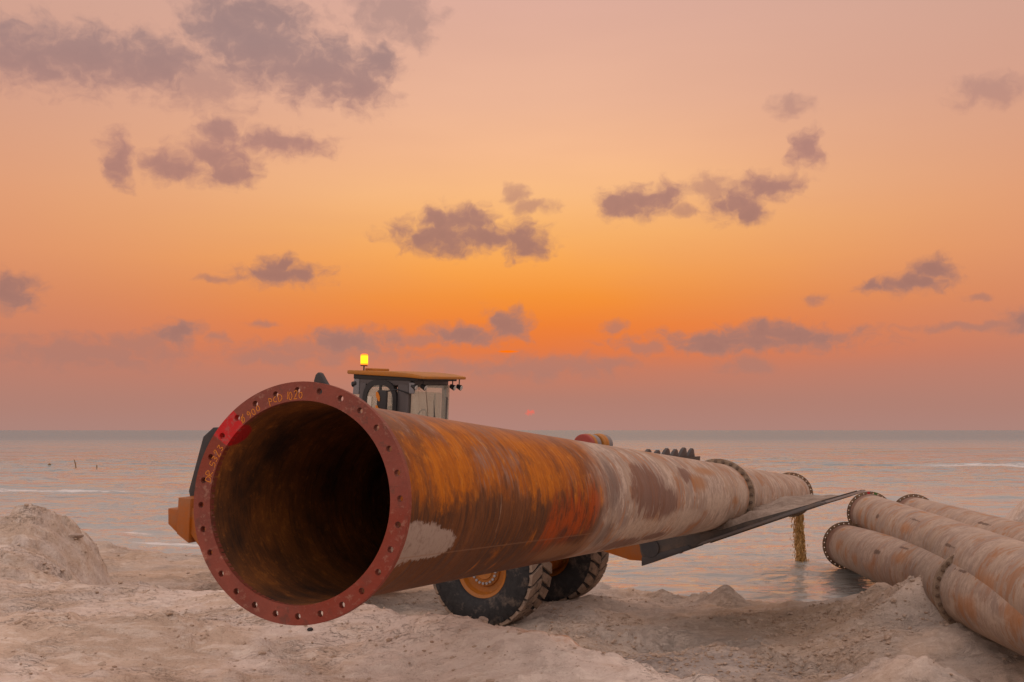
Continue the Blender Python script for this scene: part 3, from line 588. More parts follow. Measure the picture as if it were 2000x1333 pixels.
def flange_mesh(z0, z1, ro=.55, ri=.462, pcd=.51, rh=.0148, n=28, ph=0.0):
    t = bmesh.new(); st = 2 * math.pi / n
    def P(r, a, z): return (r * math.sin(a), r * math.cos(a), z)
    for i in range(n):
        c = ph + i * st; a0, a1 = c - st / 2, c + st / 2; hx, hy, _ = P(pcd, c, 0)
        hc = [(hx + rh * math.sin(c + q), hy + rh * math.cos(c + q)) for q in [k * math.pi / 6 for k in range(12)]]
        oa = [P(ro, a0 + (a1 - a0) * k / 4, 0)[:2] for k in range(5)]; ia = [P(ri, a0 + (a1 - a0) * k / 4, 0)[:2] for k in range(5)]
        # right half: outer c..a1, inner a1..c, up the hole's right side;   left half mirrored
        right = [oa[2], oa[3], oa[4], ia[4], ia[3], ia[2]] + [hc[k] for k in (6, 5, 4, 3, 2, 1, 0)]
        left = [oa[0], oa[1], oa[2]] + [hc[k % 12] for k in (12, 11, 10, 9, 8, 7, 6)] + [ia[2], ia[1], ia[0]]
        for poly in (right, left):
            for z in (z0, z1): t.faces.new([t.verts.new((x, y, z)) for x, y in poly])
        def wall(pts, closed=False):
            m_ = len(pts)
            for k in range(m_ if closed else m_ - 1):
                p, q = pts[k], pts[(k + 1) % m_]
                t.faces.new([t.verts.new((*p, z0)), t.verts.new((*q, z0)), t.verts.new((*q, z1)), t.verts.new((*p, z1))])
        wall(oa); wall(ia); wall(hc, True)
    bmesh.ops.remove_doubles(t, verts=t.verts[:], dist=1e-5)
    bmesh.ops.recalc_face_normals(t, faces=t.faces[:])
    bmesh.ops.triangulate(t, faces=[f for f in t.faces if len(f.verts) > 4])
    me = bpy.data.meshes.new('flange'); t.to_mesh(me); t.free(); return me
def weld(z, r, w=.02):   # fillet weld ring, axis local z
    mb = MB(); mb.M = Matrix.Rotation(R(90), 4, 'X')
    return [(r, z - w), (r + w * .7, z), (r, z + w)]
def bolts(root, z0, z1, ph, mtl, fn=None, skip=()):
    me = None
    for i in range(28):
        if i in skip: continue
        a = ph + i * 2 * math.pi / 28
        if me is None:
            b = MB(); 
            for (r, p, q, n) in ((.0145, z0 - .045, z1 + .045, 10), (.024, z0 - .026, z0 - .001, 6), (.024, z1 + .001, z1 + .026, 6)):
                b.tube([(0, 0, p), (0, 0, q)], r, n)
            o = b.build('flange_bolt', mtl, root, 30); me = o.data
        else: o = bpy.data.objects.new('flange_bolt', me); C.objects.link(o); o.parent = root
        o.location = (.51 * math.sin(a), .51 * math.cos(a), 0); o.rotation_euler = (0, 0, random.random() * 3)
def make_pipe(name, M, L1, L2, mo, label, group, ph=0.0, near_red=False, end2=True, dent=0.0, seed=0, joint=True, ring=None):
    root = empty(name, M, label=label, cat='steel pipe', group=group)
    ends = [(.0, L1)] + ([(L1 + .002, L2)] if joint else [])
    for i, (a, b) in enumerate(ends):
        link('pipe_section', pipe_mesh(a + .012, b - .012, .478, .462, dent, seed + i), root, [mo, M_inner], 40)
    fm = M_flange if near_red else M_flange2
    link('end_flange', flange_mesh(0, .036, ph=ph), root, [fm], 30)
    if joint:
        link('joint_flange', flange_mesh(L1 - .042, L1 - .003, ri=.470, ph=ph), root, [M_flange3], 30)
        link('joint_flange', flange_mesh(L1 + .003, L1 + .042, ri=.470, ph=ph), root, [M_flange3], 30)
        bolts(root, L1 - .043, L1 + .043, ph, M_bolt)
    if end2: link('end_flange', flange_mesh((L2 if joint else L1) - .036, (L2 if joint else L1), ph=ph), root, [M_flange2], 30)
    return root
Mm = frame((-.9766, 5.2386, -.3265), .3261, -.0518)
main = make_pipe('carried_pipe', Mm, 12.70, 24.74, M_main, 'long rusty orange and grey flanged pipe with its open red end nearest the camera', 'flanged steel pipes', -.2716, True, seed=3)
PG = 'flanged steel pipes'
Mp1 = frame((7.837, 27.04, -2.70), -2.994, .049)
p1 = make_pipe('stored_pipe', Mp1, 12.09, 24.0, M_p1, 'pale pipe lowest and nearest of the three stored by the water, with a bolted joint', PG, .1, dent=.002, seed=11)
Mp2 = frame((8.79, 28.28, -2.06), -2.95, .018)
p2 = make_pipe('stored_pipe', Mp2, 18.0, 0, M_p2, 'middle pipe of the stored stack, red and green dabs on its flange', PG, .05, dent=.002, seed=21, joint=False)
Mp3 = frame((9.98, 28.6, -2.14), -2.95, .020)
p3 = make_pipe('stored_pipe', Mp3, 20.0, 0, M_p3, 'farthest of the stored pipes, mostly hidden behind the middle one', PG, .0, dent=.002, seed=31, joint=False)
# paint dabs and a pale label on the middle pipe's end
def arc_patch(name, root, r0, r1, a0, a1, z, mtl, n=8, **kw):
    vs, fs = [], []
    for k in range(n + 1):
        a = a0 + (a1 - a0) * k / n
        vs += [(r0 * math.sin(a), r0 * math.cos(a), z), (r1 * math.sin(a), r1 * math.cos(a), z)]
    for k in range(n): fs.append([2 * k, 2 * k + 1, 2 * k + 3, 2 * k + 2])
    return link(name, pydata(vs, fs), root, [mtl], **kw)
M_dabr = mat('red_dab', None, (.45, .02, .02), .6); M_dabg = mat('green_dab', None, (.06, .13, .02), .6); M_lab = mat('pale_sticker', None, (.62, .52, .44), .6)
def rim_patch(name, root, r, z0, z1, a0, a1, mtl, n=8):
    vs, fs = [], []
    for k in range(n + 1):
        a = a0 + (a1 - a0) * k / n; x, y = math.sin(a), math.cos(a)
        vs += [(r * x, r * y, z0), (r * x, r * y, z1)]
    for k in range(n): fs.append([2 * k, 2 * k + 1, 2 * k + 3, 2 * k + 2])
    return link(name, pydata(vs, fs), root, [mtl])
rim_patch('paint_dab', p2, .552, .001, .035, R(-2), R(8), M_dabr); arc_patch('paint_dab', p2, .486, .549, R(-1), R(6), .0385, M_dabr); arc_patch('paint_dab', p2, .486, .549, R(-20), R(-12), .0385, M_dabg)
rim_patch('sticker', p2, .483, .22, .36, R(-14), R(12), M_lab)
# hand-painted writing on the near flange, as ribbons on its face
GL = {'D': [[(0,0),(0,1),(.5,.8),(.6,.45),(.45,.1),(0,0)]], 'R': [[(0,0),(0,1),(.5,.9),(.5,.62),(.02,.5),(.6,0)]], '.': [[(0,0),(.12,.04)]], '-': [[(0, .45), (.3, .45)]],
 '5': [[(.55,1),(.1,1),(.05,.58),(.45,.58),(.55,.3),(.4,.04),(0,.05)]], '3': [[(.05,.95),(.5,.9),(.2,.55),(.52,.32),(.35,.02),(0,.08)]], '2': [[(.02,.8),(.25,1),(.5,.8),(.1,.1),(0,0),(.55,.04)]],
 '9': [[(.5,.75),(.25,.98),(.05,.75),(.25,.52),(.5,.75),(.45,.3),(.2,0)]], '0': [[(.25,1),(.02,.6),(.1,.12),(.35,.02),(.55,.4),(.45,.88),(.25,1)]], 'P': [[(.05,-.25),(.1,1),(.5,.9),(.5,.6),(.1,.45)]],
 'C': [[(.5,.9),(.2,.9),(.02,.45),(.2,.05),(.52,.12)]], '1': [[(.2,0),(.22,1)]], 'O': [[(.3,.95),(.02,.5),(.3,.02),(.6,.45),(.3,.95)], [(.0,-.05),(.62,1.1)]], ' ': []}
def writing(text, r0, a0, size, w=.0042, lean=0.0):
    vs, fs = [], []; cur = 0.0; size0 = size
    for ch in text:
        ks = random.uniform(.85, 1.12); lean = random.uniform(-.05, .22)
        for line in GL[ch]:
            pts = []
            for (x, y) in line:   # along the arc, reading clockwise, feet towards the bore
                x += y * lean; aa = a0 + (cur + x * .95) * size / r0; rr = r0 + y * size * ks + random.uniform(-.0028, .0028)
                pts.append(Vector((rr * math.sin(aa), rr * math.cos(aa), -.0012)))
            sm = []
            for i in range(len(pts) - 1):
                p0, p1_, p2_, p3_ = pts[max(0, i - 1)], pts[i], pts[i + 1], pts[min(len(pts) - 1, i + 2)]
                for k in range(5):
                    u = k / 5; sm.append(.5 * ((2 * p1_) + (p2_ - p0) * u + (2 * p0 - 5 * p1_ + 4 * p2_ - p3_) * u * u + (-p0 + 3 * p1_ - 3 * p2_ + p3_) * u ** 3))
            sm.append(pts[-1])
            b = len(vs)
            for i, p in enumerate(sm):
                d = (sm[min(i + 1, len(sm) - 1)] - sm[max(0, i - 1)]).normalized(); q = Vector((-d.y, d.x, 0)) * w * (.6 + .5 * abs(math.sin(i * .9 + b)))
                vs += [p + q * .5, p - q * .5]
            for i in range(len(sm) - 1): fs.append([b + 2 * i, b + 2 * i + 1, b + 2 * i + 3, b + 2 * i + 2])
        cur += .82 if ch not in '.1 ' else .45
    return link('painted_writing', pydata(vs, fs), main, [M_chalk], label='orange hand-painted writing ' + text.replace('O', 'Ø') + ' on the red flange')
writing('DR.5323', .469, R(-80), .034)
writing('O 900', .468, R(-40.5), .032)
writing('PCD 1020', .472, R(-20.5), .031)

# ------------------------------------------------------------------ wheel loader
HD = R(26); FX, FY = math.cos(HD), -math.sin(HD)
LG = CZ - 2.99                                             # ground under the front axle
ML = Matrix.Translation((.21, 18.78, LG)) @ Matrix.Rotation(-HD, 4, 'Z')
loader = empty('wheel_loader', ML, label='orange articulated wheel loader behind the long pipe, amber beacon lit on its cab', cat='wheel loader')
TL = Matrix.Translation((-1.5, 0, 0)) @ Matrix.Rotation(R(2), 4, 'X') @ Matrix.Rotation(R(3.5), 4, 'Y') @ Matrix.Translation((1.5, 0, 0))  # rear half sits nose down
def part(mb, name, m_, parent=loader, smooth=35, **kw): return mb.build(name, m_, parent, smooth, **kw)
def rear(): b = MB(); b.M = TL.copy(); return b
# wheels
def make_wheel():
    r = .87; w = .37
    rim = MB()
    rim.lathe([(.05, -w * .62), (.13, -w * .66), (.14, -w * .60), (.235, -w * .60), (.25, -w * .50), (.33, -w * .52), (.345, -w * .62), (.36, -w * .78), (.405, -w * .86), (.42, -w * .80), (.40, -w * .5), (.39, w * .5), (.42, w * .8), (.405, w * .86), (.36, w * .7), (.30, w * .3), (.12, w * .3), (.10, w * .6)], 64)
    wheel = rim.build('wheel', M_rimo, loader, 30)
    ty = MB(); ty.lathe([(.40, -w * .80), (.43, -w * .96), (.52, -w * 1.07), (.64, -w * 1.10), (.74, -w * 1.04), (.80, -w * .99), (.832, -w * .90), (.84, -w * .4), (.845, 0), (.84, w * .4), (.832, w * .90), (.80, w * .99), (.74, w * 1.04), (.64, w * 1.10), (.52, w * 1.07), (.43, w * .96), (.40, w * .80)], 96, close=True)
    ty.mi = 1
    n = 26
    for i in range(n):
        for sd in (-1, 1):
            a0 = (i + (.5 if sd > 0 else 0)) * 2 * math.pi / n
            vs = []; K = 5
            for k in range(K + 1):
                u = k / K; y = sd * (w * .96 - u * w * .92); a = a0 + u * .16
                hw = .104 * (1.05 - .20 * u)
                rb = .80 if u > .15 else .77; rt = .870 if u > .15 else .862
                for aa, rr in ((a - hw, rb), (a - hw * .82, rt), (a + hw * .82, rt), (a + hw, rb)):
                    vs.append((rr * math.cos(aa), y, rr * math.sin(aa)))
            fs = []
            for k in range(K):
                for q in range(3): fs.append([4 * k + q, 4 * k + q + 1, 4 * k + 5 + q, 4 * k + 4 + q])
            fs += [[0, 1, 2, 3], [4 * K + 3, 4 * K + 2, 4 * K + 1, 4 * K]]
            ty.add(vs, fs)
    # shoulder bars down the sidewall
    for i in range(n):
        a = i * 2 * math.pi / n
        for sd in (-1, 1):
            ty.mi = 0
            q = [(rr * math.cos(a + da), sd * y, rr * math.sin(a + da)) for rr, y in ((.83, w * .90), (.80, w * 1.03), (.735, w * 1.055)) for da in (-.05, .05)]
            ty.add(q + [(v[0] * .985, v[1] * .9, v[2] * .985) for v in q], [[0, 1, 3, 2], [2, 3, 5, 4], [0, 2, 8, 6], [2, 4, 10, 8], [1, 3, 9, 7], [3, 5, 11, 9], [0, 1, 7, 6], [4, 5, 11, 10]])
    ty.build('tyre', [M_rub, M_tread], wheel, 40)
    nm = None
    for i in range(20):
        a = i * 2 * math.pi / 20
        if nm is None:
            b = MB(); b.tube([(0, 0, 0), (0, -.035, 0)], .020, 8); o = b.build('wheel_nut', M_nut, wheel, 30); nm = o.data
        else: o = bpy.data.objects.new('wheel_nut', nm); C.objects.link(o); o.parent = wheel
        o.location = (.195 * math.cos(a), -w * .60, .195 * math.sin(a))
    return wheel
w0 = make_wheel()
def dupw(o, par):
    c = o.copy(); C.objects.link(c); c.parent = par
    for ch in o.children: dupw(ch, c)
    return c
for i, (x, y) in enumerate(((0, -1.2), (0, 1.2), (-3.4, -1.2), (-3.4, 1.2))):
    w_ = w0 if i == 0 else dupw(w0, loader)
    w_.location = (x, y, .87 + (.05 if y > 0 else 0) + (.13 if x < 0 else 0)); w_.rotation_euler = (0, random.random() * 2, math.pi if y > 0 else 0)
b = MB(); b.box((-1.0, -.45, .95), (.30, .45, 1.55), .05); b.box((-.8, -.42, 1.5), (.55, -.30, 2.35), .03); b.box((-.8, .30, 1.5), (.55, .42, 2.35), .03); b.tube([(0, -1.0, .87), (0, 1.0, .87)], .17, 16); part(b, 'front_frame', M_orange)
for q in (-1, 1):
    b = MB(); b.tube([(0, q * 1.0, .87), (0, q * .62, .87)], .26, 20); part(b, 'axle_housing', M_orange)
# lift arms, tilt lever and cylinders
for y in (-.62, .62):
    b = MB(); b.prism([(-.45, 2.25), (-.1, 2.4), (.9, 2.05), (1.7, 1.62), (2.48, 1.42), (2.58, 1.22), (2.45, 1.04), (2.05, 1.05), (1.55, 1.18), (.8, 1.6), (-.3, 2.0)], y - .06, y + .06, .015); part(b, 'lift_arm', M_orange)
b = MB()
for y in (-.30, .05):
    b.prism([(.95, 1.6), (1.1, 2.2), (1.05, 2.72), (1.25, 2.78), (1.45, 2.2), (1.35, 1.6)], y + .10, y + .16, .01)
part(b, 'tilt_lever', M_orange)
for y, mm in ((-.42, M_red), (.08, M_yellow)):
    b = MB()
    b.mi = 0; b.lathe([(.02, y), (.155, y), (.17, y + .015), (.17, y + .10)], 28, Matrix.Translation((1.2, 0, 2.755)))
    b.mi = 1; b.lathe([(.172, y + .10), (.175, y + .12), (.175, y + .20), (.17, y + .21)], 28, Matrix.Translation((1.2, 0, 2.755)))
    b.mi = 2; b.lathe([(.165, y + .21), (.165, y + .38), (.158, y + .40)], 28, Matrix.Translation((1.2, 0, 2.755)))
    part(b, 'lever_boss', [mm, M_yellow, M_grey])
b = MB(); b.tube([(-.3, 0, 2.1), (.6, 0, 2.5)], .09, 14); b.tube([(.6, 0, 2.5), (1.15, 0, 2.72)], .045, 12); part(b, 'tilt_cylinder', M_dark)
b = MB(); b.tube([(1.15, 0, 1.75), (1.8, -.0, 1.5), (2.35, 0, 1.45)], .07, 12); part(b, 'tilt_link', M_orange)
# bucket: floor rises forward, long flat lip, rounded back
fl = [(2.62, 1.13), (3.3, 1.385), (4.2, 1.70), (5.02, 2.015)]
bk = [(2.66, 1.145), (2.62, 1.20), (2.58, 1.36), (2.54, 1.62), (2.50, 2.0), (2.46, 2.32), (2.48, 2.52)]
W0, W1 = -1.70, 1.50
b = MB()
outer = fl[::-1] + bk[1:]; inner = [(x + .03 * (1 if x < 2.6 else 0), z + .035) for x, z in outer]
n = len(outer)
vs = [(x, y, z) for y in (W0, W1) for (x, z) in outer + inner]
fs = []
for i in range(n - 1):
    fs += [[i, i + 1, 2 * n + i + 1, 2 * n + i], [n + i, n + i + 1, 3 * n + i + 1, 3 * n + i], [i, i + 1, n + i + 1, n + i], [2 * n + i, 2 * n + i + 1, 3 * n + i + 1, 3 * n + i]]
fs += [[0, n, 3 * n, 2 * n], [n - 1, 2 * n - 1, 4 * n - 1, 3 * n - 1]]
b.add(vs, fs); bucket = part(b, 'bucket', M_steel)
for y, s_ in ((W0, -1), (W1, 1)):
    b = MB(); b.prism([(2.60, 1.30), (2.66, 1.13), (5.0, 1.995), (4.98, 2.03), (4.1, 1.765), (3.75, 1.64), (3.5, 1.585), (3.1, 1.52), (2.75, 1.50), (2.66, 1.9), (2.60, 2.42), (2.50, 2.3), (2.55, 1.7)], y + s_ * .003, y + s_ * .035, .006); part(b, 'side_plate', M_steel, bucket)
    b = MB(); b.prism([(3.42, 1.415), (5.14, 2.04), (5.08, 2.06), (3.5, 1.475)], y + s_ * .036, y + s_ * .075, .005); part(b, 'side_cutter', M_blade, bucket)
b = MB(); b.prism([(4.86, 1.93), (5.16, 2.045), (5.13, 2.065), (4.84, 1.965)], W0 + .002, W1 - .002, .004); part(b, 'cutting_edge', M_blade, bucket)
b = MB(); b.tube([(2.75, W0 + .05, 1.36), (2.75, W0 - .06, 1.36)], .13, 20); b.prism([(2.62, 1.10), (3.35, 1.375), (3.3, 1.42), (2.62, 1.22)], W0 - .05, W0 + .5, .01); part(b, 'wear_plate', M_dark, bucket)
# scalloped spill guard on the back edge
yy = -1.62; k = 0
while yy < 1.08:
    wv_ = .40 + .05 * (k % 2); b = MB(); h = .20 + .02 * (k % 2)
    pts = [(0, 0), (wv_ * .05, h * .35), (wv_ * .5, h * .85), (wv_ * .72, h), (wv_ * .88, h * .9), (wv_, h * .35), (wv_ * 1.0, 0)]
    b.prism([(x, z) for x, z in pts], -.02, .03, .006, Matrix.Translation((2.44, yy, 2.49)) @ Matrix.Rotation(R(90), 4, 'Z'))
    part(b, 'spill_guard', M_dark, bucket); yy += wv_ + .005; k += 1
# cab
TC = TL @ Matrix.Translation((-3.08, -.84, -.065)) @ Matrix.Diagonal((.81, .88, 1, 1)) @ Matrix.Translation((3.08, .84, 0))
def cabin(): b = MB(); b.M = TC.copy(); return b
x0, x1, y0, y1 = -2.88, -1.60, -.74, .74
b = cabin(); b.box((x0, y0, 1.55), (x1, y1, 2.35), .06); part(b, 'cab_base', M_frame)
b = cabin()
def post(x, y, a=.07, bb=.07, z0=2.3, z1=3.83): b.box((x - a, y - bb, z0), (x + a, y + bb, z1), .02)
post(-2.76, y0 + .06, .08, .05); post(-1.78, y0 + .07, .13, .06); post(-2.76, y1 - .06, .07, .05); post(-1.66, y1 - .07, .05, .05); post(-2.86, y0 + .15, .03, .05, 3.55); post(-2.86, y1 - .15, .03, .05)
b.box((-2.86, y0 + .01, 3.78), (-1.62, y0 + .11, 3.90), .02); b.box((-2.86, y1 - .11, 3.74), (-1.62, y1 - .01, 3.90), .02)
b.box((-1.66, y0 + .1, 3.80), (-1.56, y1 - .1, 3.90), .02); b.box((-2.88, y0 + .1, 3.72), (-2.80, y1 - .1, 3.90), .02)
b.box((-2.6, y1 - .10, 2.75), (-1.6, y1 - .04, 2.80), .01)
part(b, 'cab_frame', M_frame)
# side door with an arched opening
def arch(x0_, x1_, z0_, z1_, rt, n=8):
    pts = [(x0_, z0_), (x1_, z0_)]
    for k in range(n + 1):
        a = k / n * math.pi / 2; pts.append((x1_ - rt + rt * math.cos(a), z1_ - rt + rt * math.sin(a)))
    for k in range(n + 1):
        a = math.pi / 2 + k / n * math.pi / 2; pts.append((x0_ + rt + rt * math.cos(a), z1_ - rt + rt * math.sin(a)))
    return pts
def ringprism(mb, o, i, ya, yb):
    n = len(o); vs = [(x, ya, z) for x, z in o] + [(x, ya, z) for x, z in i] + [(x, yb, z) for x, z in o] + [(x, yb, z) for x, z in i]; fs = []
    for k in range(n):
        j = (k + 1) % n; fs += [[k, j, n + j, n + k], [2 * n + k, 2 * n + j, 3 * n + j, 3 * n + k], [k, j, 2 * n + j, 2 * n + k], [n + k, n + j, 3 * n + j, 3 * n + k]]
    mb.add(vs, fs)
b = cabin(); ringprism(b, arch(-2.72, -1.90, 2.25, 3.85, .30), arch(-2.63, -1.99, 2.35, 3.77, .24), y0 - .035, y0 + .02); b.box((-2.33, y0 - .03, 3.42), (-2.28, y0 + .01, 3.78), .008)
door = part(b, 'door', M_black)
b = cabin(); b.prism(arch(-2.64, -1.98, 2.34, 3.78, .24), y0 - .012, y0 - .006); part(b, 'window', M_glass, door)
b = cabin(); b.tube([(-1.98, y0 - .05, 2.55), (-1.98, y0 - .09, 2.6), (-1.98, y0 - .09, 2.85), (-1.98, y0 - .05, 2.9)], .012, 8); part(b, 'door_handle', M_black, door)
# curved windscreen wrapping round to the right, with side quarter glass and rear panes
b = cabin(); P_ = [(-1.56, y0 + .16), (-1.40, y0 + .40), (-1.33, 0), (-1.36, y1 - .40), (-1.50, y1 - .10), (-1.62, y1 - .03)]
P_ = [(-1.60 + .24 * math.sin(math.pi * k / 24) ** .6, y0 + .06 + (y1 - y0 - .10) * k / 24) for k in range(25)]
vs = [(x, y, z) for z in (2.2, 3.80) for x, y in P_] + [(x - .012, y, z) for z in (2.2, 3.80) for x, y in P_]; n = len(P_)
b.add(vs, [[i, i + 1, n + i + 1, n + i] for i in range(n - 1)] + [[2 * n + i, 2 * n + i + 1, 3 * n + i + 1, 3 * n + i] for i in range(n - 1)])
ws = part(b, 'windscreen', M_glass, smooth=60)
b = cabin(); b.tube([(-1.40, -.15, 2.2), (-1.41, -.12, 3.66)], .016, 6); b.tube([(-1.39, .33, 3.6), (-1.40, .32, 3.0), (-1.40, .26, 2.75), (-1.39, .26, 2.2)], .018, 6); part(b, 'glazing_bar', M_frame, ws)
b = cabin(); b.prism([(-3.02, 2.2), (-2.84, 2.2), (-2.84, 3.60), (-2.98, 3.60)], y0 + .02, y0 + .03); part(b, 'rear_quarter_window', M_glass)
b = cabin(); b.prism([(-2.99, 3.60), (-2.84, 3.60), (-2.84, 3.87), (-2.97, 3.87)], y0 + .0, y0 + .06, .01); part(b, 'corner_panel', M_grey)
b = cabin(); b.prism([(-2.5, 2.35), (-1.75, 2.35), (-1.75, 3.66), (-2.5, 3.66)], y1 - .07, y1 - .06); part(b, 'far_side_window', M_glass)
b = cabin(); b.box((-2.87, y0 + .15, 2.4), (-2.86, y1 - .15, 3.7)); part(b, 'rear_window', M_glass)
b = cabin(); b.tube([(-1.34, -.02, 2.40), (-1.36, -.12, 3.0), (-1.385, -.20, 3.55)], [.02, .016, .006], 8); b.tube([(-1.34, -.02, 2.75), (-1.34, .25, 2.3)], .016, 6); b.tube([(-1.33, -.05, 2.62), (-1.33, .18, 2.25)], .010, 6); part(b, 'wiper', M_black, ws)
# roof with drooping visor
b = cabin(); b.prism([(-3.08, 3.935), (-3.08, 4.00), (-2.0, 4.01), (-1.52, 3.99), (-1.24, 3.955), (-1.24, 3.905), (-1.6, 3.92)], y0 - .10, y1 + .08, .025); part(b, 'cab_roof', M_yellow)
b = cabin(); b.prism([(-2.97, 3.86), (-2.97, 3.945), (-1.42, 3.935), (-1.42, 3.87)], y0 - .02, y1, .01); part(b, 'roof_lining', M_black)
b = cabin(); b.box((-2.85, -.55, 4.0), (-2.55, -.1, 4.045), .02); part(b, 'roof_hatch', M_yellow)
for (x, y, dx_) in ((-2.96, y0 + .02, -1), (-1.52, y0 + .0, 1), (-1.40, y0 + .16, 1), (-1.34, y1 - .30, 1), (-1.30, y1 - .10, 1)):
    b = cabin(); b.tube([(x, y, 3.95), (x, y, 3.80)], .012, 6); b.mi = 0
    b.tube([(x - .05 * dx_, y, 3.79), (x + .05 * dx_, y, 3.76)], [.036, .050], 14); b.mi = 1; b.tube([(x + .051 * dx_, y, 3.76), (x + .062 * dx_, y, 3.755)], .043, 14)
    part(b, 'work_lamp', [M_black, M_lamp])
b = cabin(); b.box((-1.62, y0 - .03, 3.66), (-1.50, y0 + .02, 3.84), .015); part(b, 'indicator_housing', M_grey)
b = cabin(); b.tube([(-2.78, y0 + .06, 3.97), (-2.78, y0 + .06, 4.09)], .014, 8); b.tube([(-2.78, y0 + .06, 4.075), (-2.78, y0 + .06, 4.095)], .072, 20); bs = part(b, 'beacon_mast', M_black)
b = MB(); b.lathe([(.058, -.092), (.062, -.075), (.062, .06), (.056, .088), (.04, .094)], 24, Matrix.Rotation(R(90), 4, 'X'))
bc = part(b, 'beacon_lens', M_beacon, bs, label='glowing amber beacon'); bc.matrix_parent_inverse = Matrix.Identity(4); bc.location = (TC @ Vector((-2.78, y0 + .06, 4.185)))
b = cabin(); b.tube([(-2.78, y0 + .06, 4.092), (-2.78, y0 + .06, 4.11)], .069, 20); part(b, 'beacon_base', M_red, bs)
# mirror with hazard stripes, wire stays
b = cabin(); b.box((-2.12, y0 - .40, 3.22), (-1.90, y0 - .32, 3.70), .03); b.tube([(-1.96, y0 - .36, 3.68), (-1.80, y0 - .15, 3.72), (-1.64, y0, 3.66)], .014, 6); b.tube([(-1.96, y0 - .36, 3.25), (-1.80, y0 - .15, 3.2), (-1.64, y0, 3.1)], .014, 6); mir = part(b, 'mirror', M_black)
b = cabin()
for q in range(2):
    z = 3.67 - q * .22; b.prism([(-2.13, z), (-2.09, z), (-2.04, z - .08), (-2.04, z - .15), (-2.07, z - .15), (-2.13, z - .07)], y0 - .415, y0 - .39)
part(b, 'hazard_stripe', M_chalk, mir)
b = cabin(); b.tube([(-1.33, -.60, 3.75), (-1.24, -.35, 2.3)], .007, 6); part(b, 'wire_stay', M_bolt)
# what shows through the windows
b = cabin(); b.box((-2.45, -.28, 2.3), (-1.95, .28, 2.85), .06); b.box((-2.50, -.24, 2.8), (-2.34, .26, 3.42), .06); b.box((-2.49, -.12, 3.44), (-2.38, .14, 3.62), .04); part(b, 'seat', M_black)
b = cabin(); b.tube([(-1.62, 0, 2.6), (-1.78, 0, 3.16)], .03, 8)
ring = [(-1.80 + .06 * math.sin(a), .19 * math.cos(a), 3.20 + .18 * math.sin(a)) for a in [k * math.pi / 10 for k in range(21)]]
b.tube(ring, .014, 6, False); part(b, 'steering_wheel', M_black)
b = cabin(); b.box((-2.72, y1 - .30, 2.4), (-2.60, y1 - .12, 3.66), .02); part(b, 'sun_blind', M_cream)
b = cabin(); b.box((-2.60, y0 - .03, 3.35), (-2.50, y0 - .015, 3.58), .004); part(b, 'window_notice', M_cream)
# bonnet, grille, exhaust
b = rear(); b.prism([(-2.92, 1.5), (-2.92, 2.95), (-3.4, 3.0), (-5.0, 2.80), (-5.60, 2.70), (-5.9, 1.55), (-5.6, 1.4)], -.72, .72, .05); part(b, 'bonnet', M_orange)
b = rear(); b.prism([(-6.02, 1.45), (-5.84, 2.62), (-5.68, 2.74), (-5.60, 2.75), (-5.60, 2.81), (-5.92, 2.80), (-6.14, 2.62), (-6.42, 1.62), (-6.34, 1.40)], -.80, .80, .02)
part(b, 'rear_grille', M_dark)
b = rear(); b.prism([(-5.60, 2.72), (-5.05, 2.80), (-5.05, 2.86), (-5.60, 2.80)], -.78, .78, .01); part(b, 'bonnet_trim', M_yellow)
b = rear(); b.tube([(-3.97, -.3, 2.9), (-3.97, -.3, 3.6)], .10, 18)
b.prism([(-4.10, 3.4), (-4.10, 3.72), (-4.07, 3.82), (-4.02, 3.87), (-3.97, 3.85), (-3.92, 3.78), (-3.64, 3.42), (-3.64, 3.38)], -.36, -.24, .03)
part(b, 'exhaust_stack', M_dark)
# counterweight with upright lamp guard
b = rear(); b.prism([(-5.0, 1.35), (-5.98, 1.40), (-6.02, .98), (-5.65, .64), (-5.0, .58)], -1.22, 1.22, .03); part(b, 'counterweight', M_orange)
b = rear(); b.prism([(-6.24, .92), (-5.96, .78), (-5.96, 1.56), (-6.24, 1.56)], -1.26, -.78, .02); part(b, 'lamp_guard', M_orange)
b = rear(); b.prism([(-6.25, .90), (-6.5, 1.06), (-6.52, 1.34), (-6.25, 1.34)], -1.2, 1.2, .02); part(b, 'rear_bumper', M_orange)
b = rear(); b.box((-4.2, -1.2, .95), (-2.7, -.75, 1.5), .04); b.tube([(-2.2, -1.1, 1.4), (-2.2, -1.1, .5), (-2.2, -.8, .5)], .02, 8); b.box((-2.9, -1.15, 1.5), (-1.5, -.74, 1.56), .01); part(b, 'side_step', M_dark)
b = MB(); b.box((-1.6, -.35, .9), (-.9, .35, 1.5), .04); part(b, 'articulation_joint', M_dark)

# ------------------------------------------------------------------ wet sand carried in the bucket
X_ = np.linspace(3.0, 4.88, 60); Y_ = np.linspace(W0 + .04, W1 - .02, 90)
GXX, GYY = np.meshgrid(X_, Y_)
fz = np.interp(GXX, [2.62, 3.3, 4.2, 5.02], [1.13, 1.385, 1.70, 2.015]) + .03
hh = .15 * sst(4.9, 4.0, GXX) * (1 + .5 * fbm(GXX * 2, GYY * 2, 4, 8)) + .05 * fbm(GXX * 5, GYY * 5, 3, 9) * sst(4.9, 4.4, GXX) + .10 * sst(-.8, 1.3, GYY) * sst(4.88, 4.2, GXX)
hh = np.maximum(hh, .002) * sst(W0 + .02, W0 + .25, GYY) + .003
me = sheet(X_, Y_, lambda a, b_: fz + hh)
Mld = ML.copy(); o = link('sand_load', me, None, [M_load], label='thin heap of wet sand lying in the loader bucket around the pipe', cat='sand heap'); o.matrix_world = ML
